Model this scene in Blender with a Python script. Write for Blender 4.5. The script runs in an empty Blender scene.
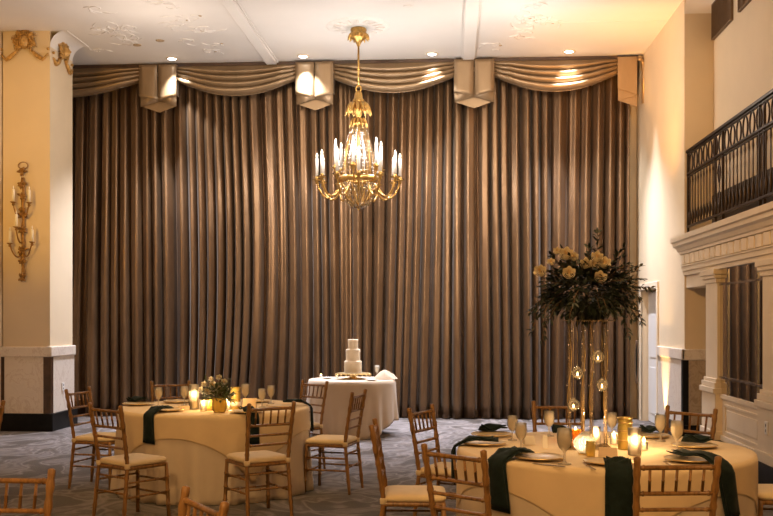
import bpy, math, random
from math import sin, cos, pi, sqrt, atan2, radians, atan
from mathutils import Vector, Matrix

scene = bpy.context.scene
col = scene.collection
random.seed(7)

# ------------------------------------------------------------------ camera model
F, CX, HOR, H = 980.0, 386.5, 319.0, 1.58
T = atan(65.0 / F)
ct, st = cos(T), sin(T)

def c2w(xc, zc, h=0.0):
    return Vector((xc * ct - zc * st, xc * st + zc * ct, h))

def at(px, z, py=None, h=0.0):
    if py is not None:
        h = H - (py - HOR) / F * z
    return c2w((px - CX) / F * z, z, h)

def plane_pt(px, py, h):
    z = (H - h) * F / (py - HOR)
    return at(px, z, h=h)

def y_on(px, X):
    # depth (world Y) at which the wall plane x = X is seen in image column px
    k = (px - CX) / F
    return X * (ct + k * st) / (k * ct - st)

def rw(px, py, X):
    Y = y_on(px, X)
    z = -X * st + Y * ct
    return Y, H - (py - HOR) / F * z

cam = bpy.data.cameras.new('camera')
cam.sensor_width = 36.0
cam.lens = F / 773.0 * 36.0
cam.shift_y = (HOR - 258.0) / 773.0
cam_ob = bpy.data.objects.new('camera', cam)
col.objects.link(cam_ob)
cam_ob.location = (0, 0, H)
cam_ob.rotation_euler = (pi / 2, 0, T)
cam.clip_end = 200
scene.camera = cam_ob

# ------------------------------------------------------------------ materials
def new_mat(name):
    m = bpy.data.materials.new(name)
    m.use_nodes = True
    nt = m.node_tree
    b = nt.nodes.get('Principled BSDF')
    return m, nt, b

def coords(nt, scale=(1, 1, 1)):
    tc = nt.nodes.new('ShaderNodeTexCoord')
    mp = nt.nodes.new('ShaderNodeMapping')
    mp.inputs['Scale'].default_value = scale
    nt.links.new(tc.outputs['Object'], mp.inputs['Vector'])
    return mp.outputs['Vector']

def noise(nt, vec, scale, detail=3, rough=.5, dist=0.0):
    n = nt.nodes.new('ShaderNodeTexNoise')
    n.inputs['Scale'].default_value = scale
    n.inputs['Detail'].default_value = detail
    n.inputs['Roughness'].default_value = rough
    n.inputs['Distortion'].default_value = dist
    nt.links.new(vec, n.inputs['Vector'])
    return n.outputs['Fac']

def ramp(nt, fac, stops):
    r = nt.nodes.new('ShaderNodeValToRGB')
    el = r.color_ramp.elements
    el[0].position, el[0].color = stops[0][0], (*stops[0][1], 1)
    el[1].position, el[1].color = stops[-1][0], (*stops[-1][1], 1)
    for p, c in stops[1:-1]:
        e = el.new(p)
        e.color = (*c, 1)
    nt.links.new(fac, r.inputs['Fac'])
    return r.outputs['Color']

def bump(nt, b, fac, strength=.2, dist=.01):
    n = nt.nodes.new('ShaderNodeBump')
    n.inputs['Strength'].default_value = strength
    n.inputs['Distance'].default_value = dist
    nt.links.new(fac, n.inputs['Height'])
    nt.links.new(n.outputs['Normal'], b.inputs['Normal'])

def simple(name, c, rough=.5, metal=0.0, var=.12, nscale=8.0, scale=(1, 1, 1), bmp=0.0, sheen=0.0, spec=.5):
    m, nt, b = new_mat(name)
    v = coords(nt, scale)
    f = noise(nt, v, nscale, 4)
    lo = tuple(max(0, x * (1 - var)) for x in c)
    hi = tuple(min(1, x * (1 + var)) for x in c)
    nt.links.new(ramp(nt, f, [(.3, lo), (.7, hi)]), b.inputs['Base Color'])
    b.inputs['Roughness'].default_value = rough
    b.inputs['Metallic'].default_value = metal
    b.inputs['Specular IOR Level'].default_value = spec
    if sheen:
        b.inputs['Sheen Weight'].default_value = sheen
        b.inputs['Sheen Roughness'].default_value = .4
    if bmp:
        bump(nt, b, f, bmp)
    return m

def emit(name, c, s):
    m, nt, b = new_mat(name)
    b.inputs['Base Color'].default_value = (*c, 1)
    b.inputs['Emission Color'].default_value = (*c, 1)
    b.inputs['Emission Strength'].default_value = s
    return m

def glassy(name, tint=(1, 1, 1), body=.10, gloss=.35, bodycol=(.9, .85, .75)):
    """thin clear glass: mostly see-through, shiny at grazing angles, a trace of milky body"""
    m = bpy.data.materials.new(name)
    m.use_nodes = True
    nt = m.node_tree
    nt.nodes.clear()
    out = nt.nodes.new('ShaderNodeOutputMaterial')
    tr = nt.nodes.new('ShaderNodeBsdfTransparent')
    tr.inputs['Color'].default_value = (*tint, 1)
    gl = nt.nodes.new('ShaderNodeBsdfGlossy')
    gl.inputs['Roughness'].default_value = .08
    df = nt.nodes.new('ShaderNodeBsdfTranslucent')
    df.inputs['Color'].default_value = (*bodycol, 1)
    d2 = nt.nodes.new('ShaderNodeBsdfDiffuse')
    d2.inputs['Color'].default_value = (*bodycol, 1)
    md = nt.nodes.new('ShaderNodeMixShader')
    md.inputs[0].default_value = .5
    nt.links.new(df.outputs[0], md.inputs[1])
    nt.links.new(d2.outputs[0], md.inputs[2])
    m1 = nt.nodes.new('ShaderNodeMixShader')
    m1.inputs[0].default_value = body
    nt.links.new(tr.outputs[0], m1.inputs[1])
    nt.links.new(md.outputs[0], m1.inputs[2])
    lw = nt.nodes.new('ShaderNodeLayerWeight')
    lw.inputs['Blend'].default_value = gloss
    m2 = nt.nodes.new('ShaderNodeMixShader')
    nt.links.new(lw.outputs['Fresnel'], m2.inputs[0])
    nt.links.new(m1.outputs[0], m2.inputs[1])
    nt.links.new(gl.outputs[0], m2.inputs[2])
    nt.links.new(m2.outputs[0], out.inputs['Surface'])
    return m

M = {}
M['wall'] = simple('cream wall paint', (.75, .61, .42), .6, var=.03, nscale=2, bmp=.03)
M['ceiling'] = simple('ceiling plaster', (.80, .755, .71), .7, var=.02, nscale=1.5, bmp=.03)
M['plaster'] = simple('plaster relief', (.78, .735, .69), .7, var=.05, nscale=20, bmp=.1)
M['fleck'] = simple('tan gilt flecks', (.42, .30, .17), .6, var=.3, nscale=40)
M['white'] = simple('white painted joinery', (.78, .66, .49), .45, var=.03, nscale=5)
M['doorwhite'] = simple('white door paint', (.78, .76, .74), .5, var=.02, nscale=4)
M['black'] = simple('black marble', (.010, .009, .008), .42, var=.5, nscale=6, spec=.15)
M['iron'] = simple('dark iron', (.040, .024, .014), .4, metal=.5, var=.3, nscale=20)
M['ventbrown'] = simple('brown vent metal', (.16, .10, .055), .5, metal=.2)
M['gold'] = simple('gilded metal', (.62, .38, .12), .32, metal=.9, var=.25, nscale=25)
M['oldgold'] = simple('aged gilt plaster', (.30, .155, .04), .45, metal=.45, var=.35, nscale=30)
M['maskgold'] = simple('gilded mask plaster', (.50, .29, .085), .45, metal=.35, var=.35, nscale=30)
M['goldpale'] = simple('pale gold metal', (.75, .55, .25), .3, metal=.9, var=.1)
M['crystal'] = glassy('crystal beads', (.98, .92, .80), .08, .26, (.90, .66, .30))
M['candlewhite'] = simple('white candle tube', (.88, .85, .82), .5, var=.03)
M['wax'] = simple('candle wax', (.9, .84, .7), .5, var=.03, sheen=.2)
M['bulb'] = emit('lit bulb', (1, .88, .72), 5)
M['fairy'] = emit('fairy light', (1, .66, .30), 1.2)
M['flame'] = emit('candle flame', (1, .62, .22), 18)
M['spotlens'] = emit('lit downlight lens', (.86, .92, 1), 14)
M['cream'] = simple('cream linen', (.70, .59, .46), .8, var=.04, nscale=6, bmp=.05, sheen=.2)
M['overlay'] = simple('ivory linen', (.77, .60, .37), .75, var=.04, nscale=6, bmp=.05, sheen=.2)
M['whitecloth'] = simple('white linen', (.54, .42, .29), .8, var=.03, nscale=6, bmp=.05, sheen=.2)
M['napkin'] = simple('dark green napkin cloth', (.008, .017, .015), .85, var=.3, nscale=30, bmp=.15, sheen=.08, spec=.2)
M['cushion'] = simple('ivory cushion fabric', (.87, .71, .45), .75, var=.05, nscale=10, bmp=.04, sheen=.2)
M['charger'] = simple('cream and gold charger', (.62, .49, .31), .3, var=.06)
M['plate'] = simple('white china', (.85, .80, .72), .2, var=.02)
M['steel'] = simple('steel cutlery', (.6, .55, .48), .25, metal=1, var=.05)
M['glass'] = glassy('drinking glass', (.97, .96, .93), .34, .14, (.95, .88, .76))
M['water'] = glassy('iced water', (.95, .92, .86), .72, .12, (.95, .88, .76))
M['clear'] = glassy('clear glass', (.97, .96, .94), .16, .16)
M['acrylic'] = glassy('clear acrylic', (.98, .95, .9), .22, .30, (1, .72, .38))
M['amber'] = glassy('amber glass', (1, .90, .58), .55, .14, (1, .80, .27))
M['frost'] = glassy('candle glass with a warm haze', (.98, .96, .92), .30, .14, (.97, .90, .78))
M['glow'] = glassy('translucent white ribs', (1, .97, .92), .8, .08, (.98, .95, .88))
M['amberdeep'] = glassy('deep amber glass', (.95, .42, .06), .5, .35, (.9, .38, .04))
M['leaf'] = simple('dark foliage', (.014, .022, .010), .55, var=.5, nscale=12)
M['leafpale'] = simple('eucalyptus leaf', (.10, .13, .06), .6, var=.4, nscale=12)
M['twig'] = simple('brown twig', (.10, .055, .025), .7, var=.3)
M['rose'] = simple('cream rose petal', (.92, .82, .62), .6, var=.08, nscale=20, sheen=.1)
M['bloom'] = simple('white petal', (.95, .90, .76), .6, var=.05, nscale=20)
M['roseheart'] = simple('rose heart', (.80, .62, .36), .6, var=.1, nscale=20)
M['icing'] = simple('cream icing', (.86, .74, .56), .55, var=.04, nscale=14, bmp=.08)
M['card'] = simple('tan card stock', (.70, .53, .35), .7, var=.04)
M['cardwhite'] = simple('white card stock', (.85, .80, .72), .7, var=.03)
M['outlet'] = simple('white plastic', (.85, .82, .78), .4, var=.02)

def wood(name, c1, c2, rough):
    m, nt, b = new_mat(name)
    v = coords(nt, (14, 14, 2.2))
    f = noise(nt, v, 3.0, 5, .6, .6)
    nt.links.new(ramp(nt, f, [(.25, c1), (.55, c2), (.8, tuple(min(1, x * 1.35) for x in c2))]), b.inputs['Base Color'])
    b.inputs['Roughness'].default_value = rough
    bump(nt, b, f, .08, .004)
    return m
M['wood'] = wood('golden fruitwood', (.115, .055, .016), (.31, .160, .050), .36)

def marble():
    m, nt, b = new_mat('veined cream marble')
    v = coords(nt, (1, 1, 1))
    f = noise(nt, v, 2.6, 8, .62, 1.6)
    nt.links.new(ramp(nt, f, [(.30, (.74, .65, .55)), (.475, (.79, .70, .60)), (.50, (.66, .55, .45)), (.525, (.79, .70, .60)), (.8, (.70, .62, .53))]), b.inputs['Base Color'])
    b.inputs['Roughness'].default_value = .28
    return m
M['marble'] = marble()

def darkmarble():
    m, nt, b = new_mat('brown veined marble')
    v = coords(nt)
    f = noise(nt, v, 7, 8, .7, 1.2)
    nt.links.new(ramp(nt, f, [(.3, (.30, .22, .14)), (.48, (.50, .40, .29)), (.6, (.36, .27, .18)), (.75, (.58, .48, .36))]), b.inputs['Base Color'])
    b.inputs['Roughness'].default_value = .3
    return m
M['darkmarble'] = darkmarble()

def brownmarble():
    m, nt, b = new_mat('brown marble edging')
    v = coords(nt)
    f = noise(nt, v, 5, 6, .6, 1.0)
    nt.links.new(ramp(nt, f, [(.3, (.035, .017, .008)), (.7, (.10, .05, .025))]), b.inputs['Base Color'])
    b.inputs['Roughness'].default_value = .3
    return m
M['brownmarble'] = brownmarble()

def carpet():
    m, nt, b = new_mat('swirl patterned carpet')
    v = coords(nt, (1, .8, 1))
    f1 = noise(nt, v, 1.15, 2.5, .45, 2.6)
    v2 = coords(nt)
    f2 = noise(nt, v2, 160, 2, .6)
    c1 = ramp(nt, f1, [(.30, (.030, .022, .018)), (.43, (.046, .036, .031)), (.485, (.22, .195, .19)), (.535, (.064, .052, .047)), (.62, (.165, .145, .142)), (.70, (.038, .030, .026))])
    c2 = ramp(nt, f2, [(.2, (.72, .72, .72)), (.8, (1.1, 1.1, 1.1))])
    mx = nt.nodes.new('ShaderNodeMix')
    mx.data_type = 'RGBA'
    mx.blend_type = 'MULTIPLY'
    mx.inputs[0].default_value = 1
    nt.links.new(c1, mx.inputs[6])
    nt.links.new(c2, mx.inputs[7])
    nt.links.new(mx.outputs[2], b.inputs['Base Color'])
    b.inputs['Roughness'].default_value = .9
    b.inputs['Specular IOR Level'].default_value = .2
    b.inputs['Sheen Weight'].default_value = .25
    bump(nt, b, f2, .3, .004)
    return m
M['carpet'] = carpet()

def velvet(name, c1, c2, rough=.42, metal=0.0):
    m, nt, b = new_mat(name)
    b.inputs['Metallic'].default_value = metal
    v = coords(nt, (1.0, 1.0, .35))
    f = noise(nt, v, 3.0, 6, .65, .4)
    v2 = coords(nt, (60, 60, 14))
    f2 = noise(nt, v2, 1.0, 3, .6)
    nt.links.new(ramp(nt, f, [(.3, c1), (.7, c2)]), b.inputs['Base Color'])
    rr = nt.nodes.new('ShaderNodeMapRange')
    rr.inputs['To Min'].default_value = rough - .1
    rr.inputs['To Max'].default_value = rough + .14
    nt.links.new(f2, rr.inputs['Value'])
    nt.links.new(rr.outputs[0], b.inputs['Roughness'])
    b.inputs['Sheen Weight'].default_value = .12
    b.inputs['Sheen Roughness'].default_value = .35
    b.inputs['Sheen Tint'].default_value = (1, .88, .76, 1)
    b.inputs['Specular IOR Level'].default_value = .7
    bump(nt, b, f2, .12, .004)
    return m
M['curtain'] = velvet('taupe velvet', (.122, .067, .031), (.20, .121, .063), .31, .64)
M['valance'] = velvet('taupe satin', (.215, .140, .070), (.30, .20, .11), .36, .45)

def mirror():
    m, nt, b = new_mat('antique mirror glass')
    v = coords(nt)
    f = noise(nt, v, 2.2, 4)
    nt.links.new(ramp(nt, f, [(.3, (.62, .55, .46)), (.7, (.78, .72, .62))]), b.inputs['Base Color'])
    b.inputs['Metallic'].default_value = 1
    b.inputs['Roughness'].default_value = .03
    return m
M['mirror'] = mirror()

# ------------------------------------------------------------------ mesh builder
class MB:
    def __init__(s):
        s.v, s.f, s.sm = [], [], []

    def add(s, vs, fs, smooth=True):
        o = len(s.v)
        s.v += [tuple(p) for p in vs]
        for f in fs:
            s.f.append(tuple(i + o for i in f))
            s.sm.append(smooth)
        return s

    def box(s, x0, x1, y0, y1, z0, z1, rot=0.0, c=(0, 0, 0)):
        vs = [(x, y, z) for x in (x0, x1) for y in (y0, y1) for z in (z0, z1)]
        if rot or c != (0, 0, 0):
            vs = [(c[0] + x * cos(rot) - y * sin(rot), c[1] + x * sin(rot) + y * cos(rot), c[2] + z) for x, y, z in vs]
        fs = [(0, 1, 3, 2), (4, 6, 7, 5), (0, 4, 5, 1), (2, 3, 7, 6), (0, 2, 6, 4), (1, 5, 7, 3)]
        return s.add(vs, fs, False)

    def tube(s, pts, r, n=8, closed=False, caps=True):
        pts = [Vector(p) for p in pts]
        N = len(pts)
        rs = r if isinstance(r, (list, tuple)) else [r] * N
        vs, fs = [], []
        prev = None
        for i, p in enumerate(pts):
            if closed:
                d = pts[(i + 1) % N] - pts[i - 1]
            else:
                d = pts[min(i + 1, N - 1)] - pts[max(i - 1, 0)]
            if d.length < 1e-9:
                d = Vector((0, 0, 1))
            d.normalize()
            if prev is None:
                a = Vector((1, 0, 0)) if abs(d.x) < .9 else Vector((0, 1, 0))
                u = (a - d * a.dot(d)).normalized()
            else:
                u = prev - d * prev.dot(d)
                u = u.normalized() if u.length > 1e-6 else d.orthogonal().normalized()
            prev = u
            w = d.cross(u)
            for k in range(n):
                a = 2 * pi * k / n
                vs.append(p + (u * cos(a) + w * sin(a)) * rs[i])
        m = N if closed else N - 1
        for i in range(m):
            for k in range(n):
                a, b2 = i * n + k, i * n + (k + 1) % n
                c, d2 = ((i + 1) % N) * n + (k + 1) % n, ((i + 1) % N) * n + k
                fs.append((a, b2, c, d2))
        if caps and not closed:
            fs.append(tuple(range(n - 1, -1, -1)))
            fs.append(tuple((N - 1) * n + k for k in range(n)))
        return s.add(vs, fs)

    def lathe(s, prof, n=24, c=(0, 0, 0), closed=False, sharp=False):
        vs, fs = [], []
        for r, z in prof:
            for k in range(n):
                a = 2 * pi * k / n
                vs.append((c[0] + r * cos(a), c[1] + r * sin(a), c[2] + z))
        P = len(prof)
        for i in range(P if closed else P - 1):
            for k in range(n):
                fs.append((i * n + k, i * n + (k + 1) % n, ((i + 1) % P) * n + (k + 1) % n, ((i + 1) % P) * n + k))
        return s.add(vs, fs, not sharp)

    def prism(s, poly, ext, mp):
        """poly: 2D outline, extruded over ext=(a,b); mp(u, v, w) -> point"""
        n = len(poly)
        vs = [mp(u, v, ext[0]) for u, v in poly] + [mp(u, v, ext[1]) for u, v in poly]
        fs = [tuple(range(n - 1, -1, -1)), tuple(range(n, 2 * n))]
        for i in range(n):
            j = (i + 1) % n
            fs.append((i, j, n + j, n + i))
        return s.add(vs, fs, False)

    def grid(s, rows, closed_u=False, smooth=True):
        nv, nu = len(rows), len(rows[0])
        vs = [p for r in rows for p in r]
        fs = []
        for j in range(nv - 1):
            for i in range(nu if closed_u else nu - 1):
                i2 = (i + 1) % nu
                fs.append((j * nu + i, j * nu + i2, (j + 1) * nu + i2, (j + 1) * nu + i))
        return s.add(vs, fs, smooth)

    def ball(s, c, r, n=10, m=6, sq=(1, 1, 1)):
        rows = []
        for j in range(m + 1):
            a = pi * j / m
            rows.append([(c[0] + r * sq[0] * sin(a) * cos(2 * pi * k / n), c[1] + r * sq[1] * sin(a) * sin(2 * pi * k / n), c[2] + r * sq[2] * cos(a)) for k in range(n)])
        return s.grid(rows, True)

    def build(s, name, m, parent=None, thick=0.0, bevel=0.0, sub=0, offset=0.0):
        me = bpy.data.meshes.new(name)
        me.from_pydata(s.v, [], s.f)
        me.polygons.foreach_set('use_smooth', s.sm)
        me.materials.append(m)
        me.validate()
        me.update()
        o = bpy.data.objects.new(name, me)
        col.objects.link(o)
        if parent is not None:
            o.parent = parent
        if thick:
            md = o.modifiers.new('thickness', 'SOLIDIFY')
            md.thickness = thick
            md.offset = offset
        if bevel:
            md = o.modifiers.new('edges', 'BEVEL')
            md.width = bevel
            md.segments = 2
        if sub:
            md = o.modifiers.new('smooth', 'SUBSURF')
            md.levels = md.render_levels = sub
        return o

def tag(o, label=None, cat=None, group=None, kind=None):
    if label: o['label'] = label
    if cat: o['category'] = cat
    if group: o['group'] = group
    if kind: o['kind'] = kind
    return o

def thing(name, loc, label, cat, group=None, rz=0.0):
    e = bpy.data.objects.new(name, None)
    e.empty_display_size = .1
    col.objects.link(e)
    e.location = loc
    e.rotation_euler = (0, 0, rz)
    return tag(e, label, cat, group)

def struct(o):
    o['kind'] = 'structure'
    return o

def copy_tree(o, parent=None):
    c = o.copy()
    col.objects.link(c)
    if parent is not None:
        c.parent = parent
    for ch in list(o.children):
        copy_tree(ch, c)
    return c

def ring(c, r, n=24, z=0):
    return [(c[0] + r * cos(2 * pi * k / n), c[1] + r * sin(2 * pi * k / n), z) for k in range(n)]

# ------------------------------------------------------------------ the room
CEIL = 5.64
XR = 2.94                 # right wall plane
YC = 15.62                # mean curtain plane
YW = 15.85                # wall behind the curtain
XL = -6.34
YB = -3.0

struct(MB().box(XL - .5, 6, YB, YW + .3, -.1, 0).build('floor', M['carpet']))
struct(MB().box(XL - .5, 6, YB, YW + .3, CEIL, CEIL + .15).build('ceiling', M['ceiling']))
struct(MB().box(XL - .5, 6, YW, YW + .15, 0, CEIL).build('wall_back', M['wall']))
struct(MB().box(XL - .2, XL, YB, YW, 0, CEIL).build('wall_left', M['wall']))

# right wall: pier with a doorway, then set back above the balcony
YP = y_on(684.5, XR)      # front of the pier
DY0, DY1, DH = y_on(657.5, XR), y_on(641.5, XR), 2.02
w = MB()
w.box(XR, 5.0, YP, DY0, 0, CEIL)
w.box(XR, 5.0, DY1, YW, 0, CEIL)
w.box(XR, 5.0, DY0, DY1, DH, CEIL)
w.box(XR + .35, 5.0, DY0, DY1, 0, DH)
struct(w.build('wall_right', M['wall']))
XU = XR + .36             # upper wall behind the balcony
struct(MB().box(XU, 5.0, YB, YP, 2.60, CEIL).build('wall_gallery', M['wall']))
struct(MB().box(4.2, 5.0, YB, YP, 0, 2.60).build('wall_recess', M['wall']))

d = MB()
d.box(XR + .10, XR + .14, DY0 + .03, DY1 - .02, .01, DH - .03)
for (a, b2) in ((.15, .85), (1.0, 1.85)):
    d.box(XR + .092, XR + .10, DY0 + .18, DY1 - .16, a, b2)
door = struct(d.build('door_1', M['doorwhite'], bevel=.008))
MB().tube([(XR + .06, DY0 + .12, 1.0), (XR + .06, DY0 + .20, 1.0)], .012).tube([(XR + .10, DY0 + .12, 1.0), (XR + .055, DY0 + .12, 1.0)], .01).build('door_handle', M['steel'], door)
c = MB()
c.box(XR - .025, XR + .02, DY0 - .10, DY0, 0, DH + .10)
c.box(XR - .025, XR + .02, DY1, DY1 + .06, 0, DH + .10)
c.box(XR - .025, XR + .02, DY0, DY1, DH, DH + .10)
struct(c.build('trim_1', M['white'], bevel=.008))

# wainscot on the pier
w = MB()
w.box(XR - .02, XR, YP - .02, DY0 - .11, .24, 1.06)
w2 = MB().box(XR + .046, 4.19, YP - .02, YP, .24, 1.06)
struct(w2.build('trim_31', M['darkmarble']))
struct(w.build('trim_2', M['marble']))
w = MB()
w.box(XR - .04, XR, YP - .04, DY0 - .11, 1.06, 1.20)
w.box(XR - .04, 4.19, YP - .04, YP, 1.06, 1.20)
struct(w.build('trim_3', M['marble'], bevel=.012))
w = MB()
w.box(XR - .05, XR, YP - .05, DY0 - .11, 0, .24)
w.box(XR - .05, 4.19, YP - .05, YP, 0, .24)
struct(w.build('baseboard_pier', M['black'], bevel=.01))
struct(MB().box(XR - .025, XR + .045, YP - .028, YP + .07, .24, 1.06).build('trim_4', M['black']))

# cove under the ceiling along the right wall, pier and upper wall
def cove(name, pts, r=.20, inward=1):
    """quarter round cove following wall feet pts (x,y); the wall lies on the left of the walk when inward=1"""
    rows = []
    n = len(pts)
    for i in range(n):
        p = Vector(pts[i])
        d0 = (Vector(pts[i]) - Vector(pts[i - 1])).normalized() if i > 0 else None
        d1 = (Vector(pts[i + 1]) - Vector(pts[i])).normalized() if i < n - 1 else None
        if d0 is None: d0 = d1
        if d1 is None: d1 = d0
        n0, n1 = Vector((d0.y, -d0.x)) * inward, Vector((d1.y, -d1.x)) * inward
        mi = (n0 + n1)
        mi = mi / max(.2, mi.dot(n0))
        row = []
        for k in range(7):
            a = pi / 2 * k / 6
            off = r * (1 - cos(a))
            row.append((p.x + mi.x * off, p.y + mi.y * off, CEIL - r * (1 - sin(a))))
        row.append((p.x + mi.x * (r + .03), p.y + mi.y * (r + .03), CEIL - .012))
        row.append((p.x + mi.x * (r + .03), p.y + mi.y * (r + .03), CEIL))
        rows.append(row)
    return struct(MB().grid(rows).build(name, M['ceiling']))
cove('trim_5', [(XR, YP), (XU, YP), (XU, YB)], .20)

# balcony front: entablature
def profile_run(name, prof, y0, y1, m, bevel=.004):
    """prof: (x offset towards the room, z) outline, swept along Y"""
    return struct(MB().prism(prof, (y0, y1), lambda u, v, w_: (XR - u, w_, v)).build(name, m))
YN = 4.0
profile_run('trim_6', [(-.36, 2.39), (.06, 2.39), (.06, 2.42), (.08, 2.43), (.10, 2.47), (.14, 2.49), (.14, 2.53), (.17, 2.54), (.17, 2.60), (-.36, 2.60)], YN, YP + .05, M['white'])
profile_run('trim_7', [(-.3, 2.13), (.02, 2.13), (.02, 2.18), (.04, 2.18), (.04, 2.235), (.055, 2.235), (.055, 2.25), (.02, 2.25), (.02, 2.39), (-.3, 2.39)], YN, YP, M['white'])
fl = MB()
y = YN
while y < YP - .05:
    n = 6
    poly = [(0, 0), (.20, 0)] + [(.20 - .20 * k / n, .018 + .016 * sin(pi * k / n)) for k in range(n + 1)]
    yy = y
    fl.prism(poly, (2.262, 2.382), lambda u, v, w_: (XR - .02 - v, yy + u, w_))
    y += .235
struct(fl.build('trim_8', M['white']))

# lintel and back of the opening beneath
YO = y_on(707.5, XR)      # far edge of the far pilaster
YO2 = y_on(719, XR)
YQ = y_on(764.5, XR)
YQ2 = y_on(785, XR)
struct(MB().box(XR + .02, XR + .25, YO - .02, YP, 1.97, 2.13).build('trim_9', M['white'], bevel=.006))
struct(MB().box(XR + .24, 4.2, YO - .3, YP, 2.13, 2.2).build('ceiling_recess', M['ceiling']))

def pilaster(name, ya, yb):
    p = MB()
    p.box(XR - .02, XR + .22, ya, yb, .70, 2.13)
    e = .035
    for (z0, z1, ex) in ((1.98, 2.03, .02), (2.03, 2.07, .04), (2.07, 2.13, .055), (.88, .92, .02), (.82, .88, .04), (.76, .82, .06)):
        p.box(XR - .02 - ex, XR + .22 + ex * .3, ya - ex, yb + ex, z0, z1)
    p.box(XR - .055, XR + .25, ya - .045, yb + .045, .25, .76)
    p.box(XR - .075, XR + .25, ya - .06, yb + .06, .25, .35)
    return struct(p.build(name, M['white'], bevel=.006))
pilaster('trim_10', YO2, YO)
pilaster('trim_11', YQ2, YQ)
p = MB()
p.box(XR + .02, XR + .25, YQ, YO2, .25, .75)
for (a, b2, z0, z1) in ((.10, .14, .34, .80), ):
    L = YO2 - YQ
    p.box(XR + .005, XR + .02, YQ + .18, YO2 - .18, .34, .37)
    p.box(XR + .005, XR + .02, YQ + .18, YO2 - .18, .63, .66)
    p.box(XR + .005, XR + .02, YQ + .18, YQ + .21, .34, .66)
    p.box(XR + .005, XR + .02, YO2 - .21, YO2 - .18, .34, .66)
    p.box(XR + .01, XR + .02, YQ + .26, YO2 - .26, .41, .60)
p.box(XR - .005, XR + .10, YQ, YO2, .71, .76)
p.box(XR - .005, XR + .10, YQ, YO2, .25, .31)
struct(p.build('trim_12', M['white'], bevel=.005))
struct(MB().box(XR + .02, XR + .3, YB, YQ2, .22, 2.13).build('wall_gallery_base', M['white']))
bb = MB()
bb.box(XR - .09, XR + .3, YB, YO + .06, 0, .25)
struct(bb.build('baseboard_right', M['black'], bevel=.01))

# mirror between the pilasters
mr = thing('wall_mirror', (XR + .012, (YQ + YO2) / 2, .75), 'tall mirror in dark dividing bars between the white pilasters, reflecting the curtain', 'mirror')
L = (YO2 - YQ) / 2
MB().box(.0, .02, -L, L, .0, 1.38).build('glass', M['mirror'], mr)
def zo(pz): return pz - .90
y727 = y_on(727, XR) - (YQ + YO2) / 2
y757 = y_on(756.5, XR) - (YQ + YO2) / 2
for z_ in (.19, 1.21):
    MB().box(-.012, 0, -L, L, z_ - .012, z_ + .012).build('divider', M['steel'], mr)
for y_ in (y727, y757):
    MB().box(-.012, 0, y_ - .012, y_ + .012, 0, 1.38).build('divider', M['steel'], mr)

# outlet plates
def outlet(loc, rz, label):
    t = thing('outlet_plate', loc, label, 'outlet', rz=rz)
    MB().box(-.04, .04, -.012, 0, -.06, .06).build('plate', M['outlet'], t, bevel=.004)
    s = MB()
    for zz in (-.025, .025):
        s.box(-.008, -.004, -.014, -.012, zz - .012, zz + .012)
        s.box(.004, .008, -.014, -.012, zz - .012, zz + .012)
    s.build('socket', M['black'], t)
yy, zz = rw(767, 428, XR - .055)
outlet((XR - .055, yy, zz), -pi / 2, 'small outlet plate on the white pedestal at the right edge')

# vents high on the upper right wall
def vent(pa, pb, label):
    ya, z0 = rw(pa[0], pa[1], XU)
    yb, z1 = rw(pb[0], pb[1], XU)
    return ya, yb
def make_vent(y0, y1, z0, z1, label):
    t = thing('wall_vent', (XU, (y0 + y1) / 2, z0), label, 'vent', 'vents on the upper right wall')
    hw = (y1 - y0) / 2
    MB().box(-.012, 0, -hw, hw, 0, z1 - z0).build('backing', M['iron'], t)
    f = MB()
    f.box(-.035, 0, -hw - .015, hw + .015, -.015, 0)
    f.box(-.035, 0, -hw - .015, hw + .015, z1 - z0, z1 - z0 + .015)
    f.box(-.035, 0, -hw - .015, -hw, 0, z1 - z0)
    f.box(-.035, 0, hw, hw + .015, 0, z1 - z0)
    f.build('frame', M['ventbrown'], t)
    s = MB()
    n = 16
    for k in range(n):
        yk = -hw + (k + .5) * 2 * hw / n
        s.box(-.03, -.012, yk - .008, yk + .008, 0, z1 - z0)
    s.build('slats', M['ventbrown'], t)
ya, za = rw(714.5, 37, XU)
yb, zb = rw(733, 21, XU)
make_vent(yb, ya, (za + zb) / 2, (za + zb) / 2 + .42, 'dark slatted vent high on the upper right wall, nearer the pier')
yc_, zc_ = rw(741, 8, XU)
make_vent(yc_ - .8, yc_, (za + zb) / 2, (za + zb) / 2 + .42, 'dark slatted vent cut by the top edge, farther from the pier')

# balcony railing
RX = XR + .03
rl = thing('balcony_railing', (RX, YP - .06, 2.60), 'dark iron balcony railing with a row of ovals over turned balusters', 'railing')
RL = 5.0
def rbar(name, z, h, wd):
    MB().box(-wd / 2, wd / 2, -RL, 0, z - h / 2, z + h / 2).build(name, M['iron'], rl, bevel=.004)
rbar('top_rail', 1.08, .035, .06)
rbar('upper_rail', 1.045, .018, .03)
rbar('middle_rail', .80, .025, .04)
rbar('middle_rail', .765, .012, .025)
rbar('bottom_rail', .14, .028, .04)
k = 0
yy = -.16
while yy > -RL + .1:
    hv = .115
    MB().tube([(0, yy + .080 * cos(a), .918 + hv * sin(a)) for a in [2 * pi * i / 20 for i in range(20)]], .010, 6, True).build('oval', M['iron'], rl)
    yy -= .225
bal = MB().tube([(0, 0, .15 + .62 * i / 16) for i in range(17)], [.007, .011, .017, .019, .014, .008, .007, .007, .007, .007, .007, .007, .007, .008, .012, .009, .007], 6).build('baluster', M['iron'], rl)
bal.location = (0, -.10, 0)
yy = -.10 - .135
while yy > -RL + .1:
    b2 = bal.copy()
    col.objects.link(b2)
    b2.parent = rl
    b2.location = (0, yy, 0)
    yy -= .135
PY = [y_on(q, RX) - (YP - .06) for q in (715.5, 723, 760, 764.5)]
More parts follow.
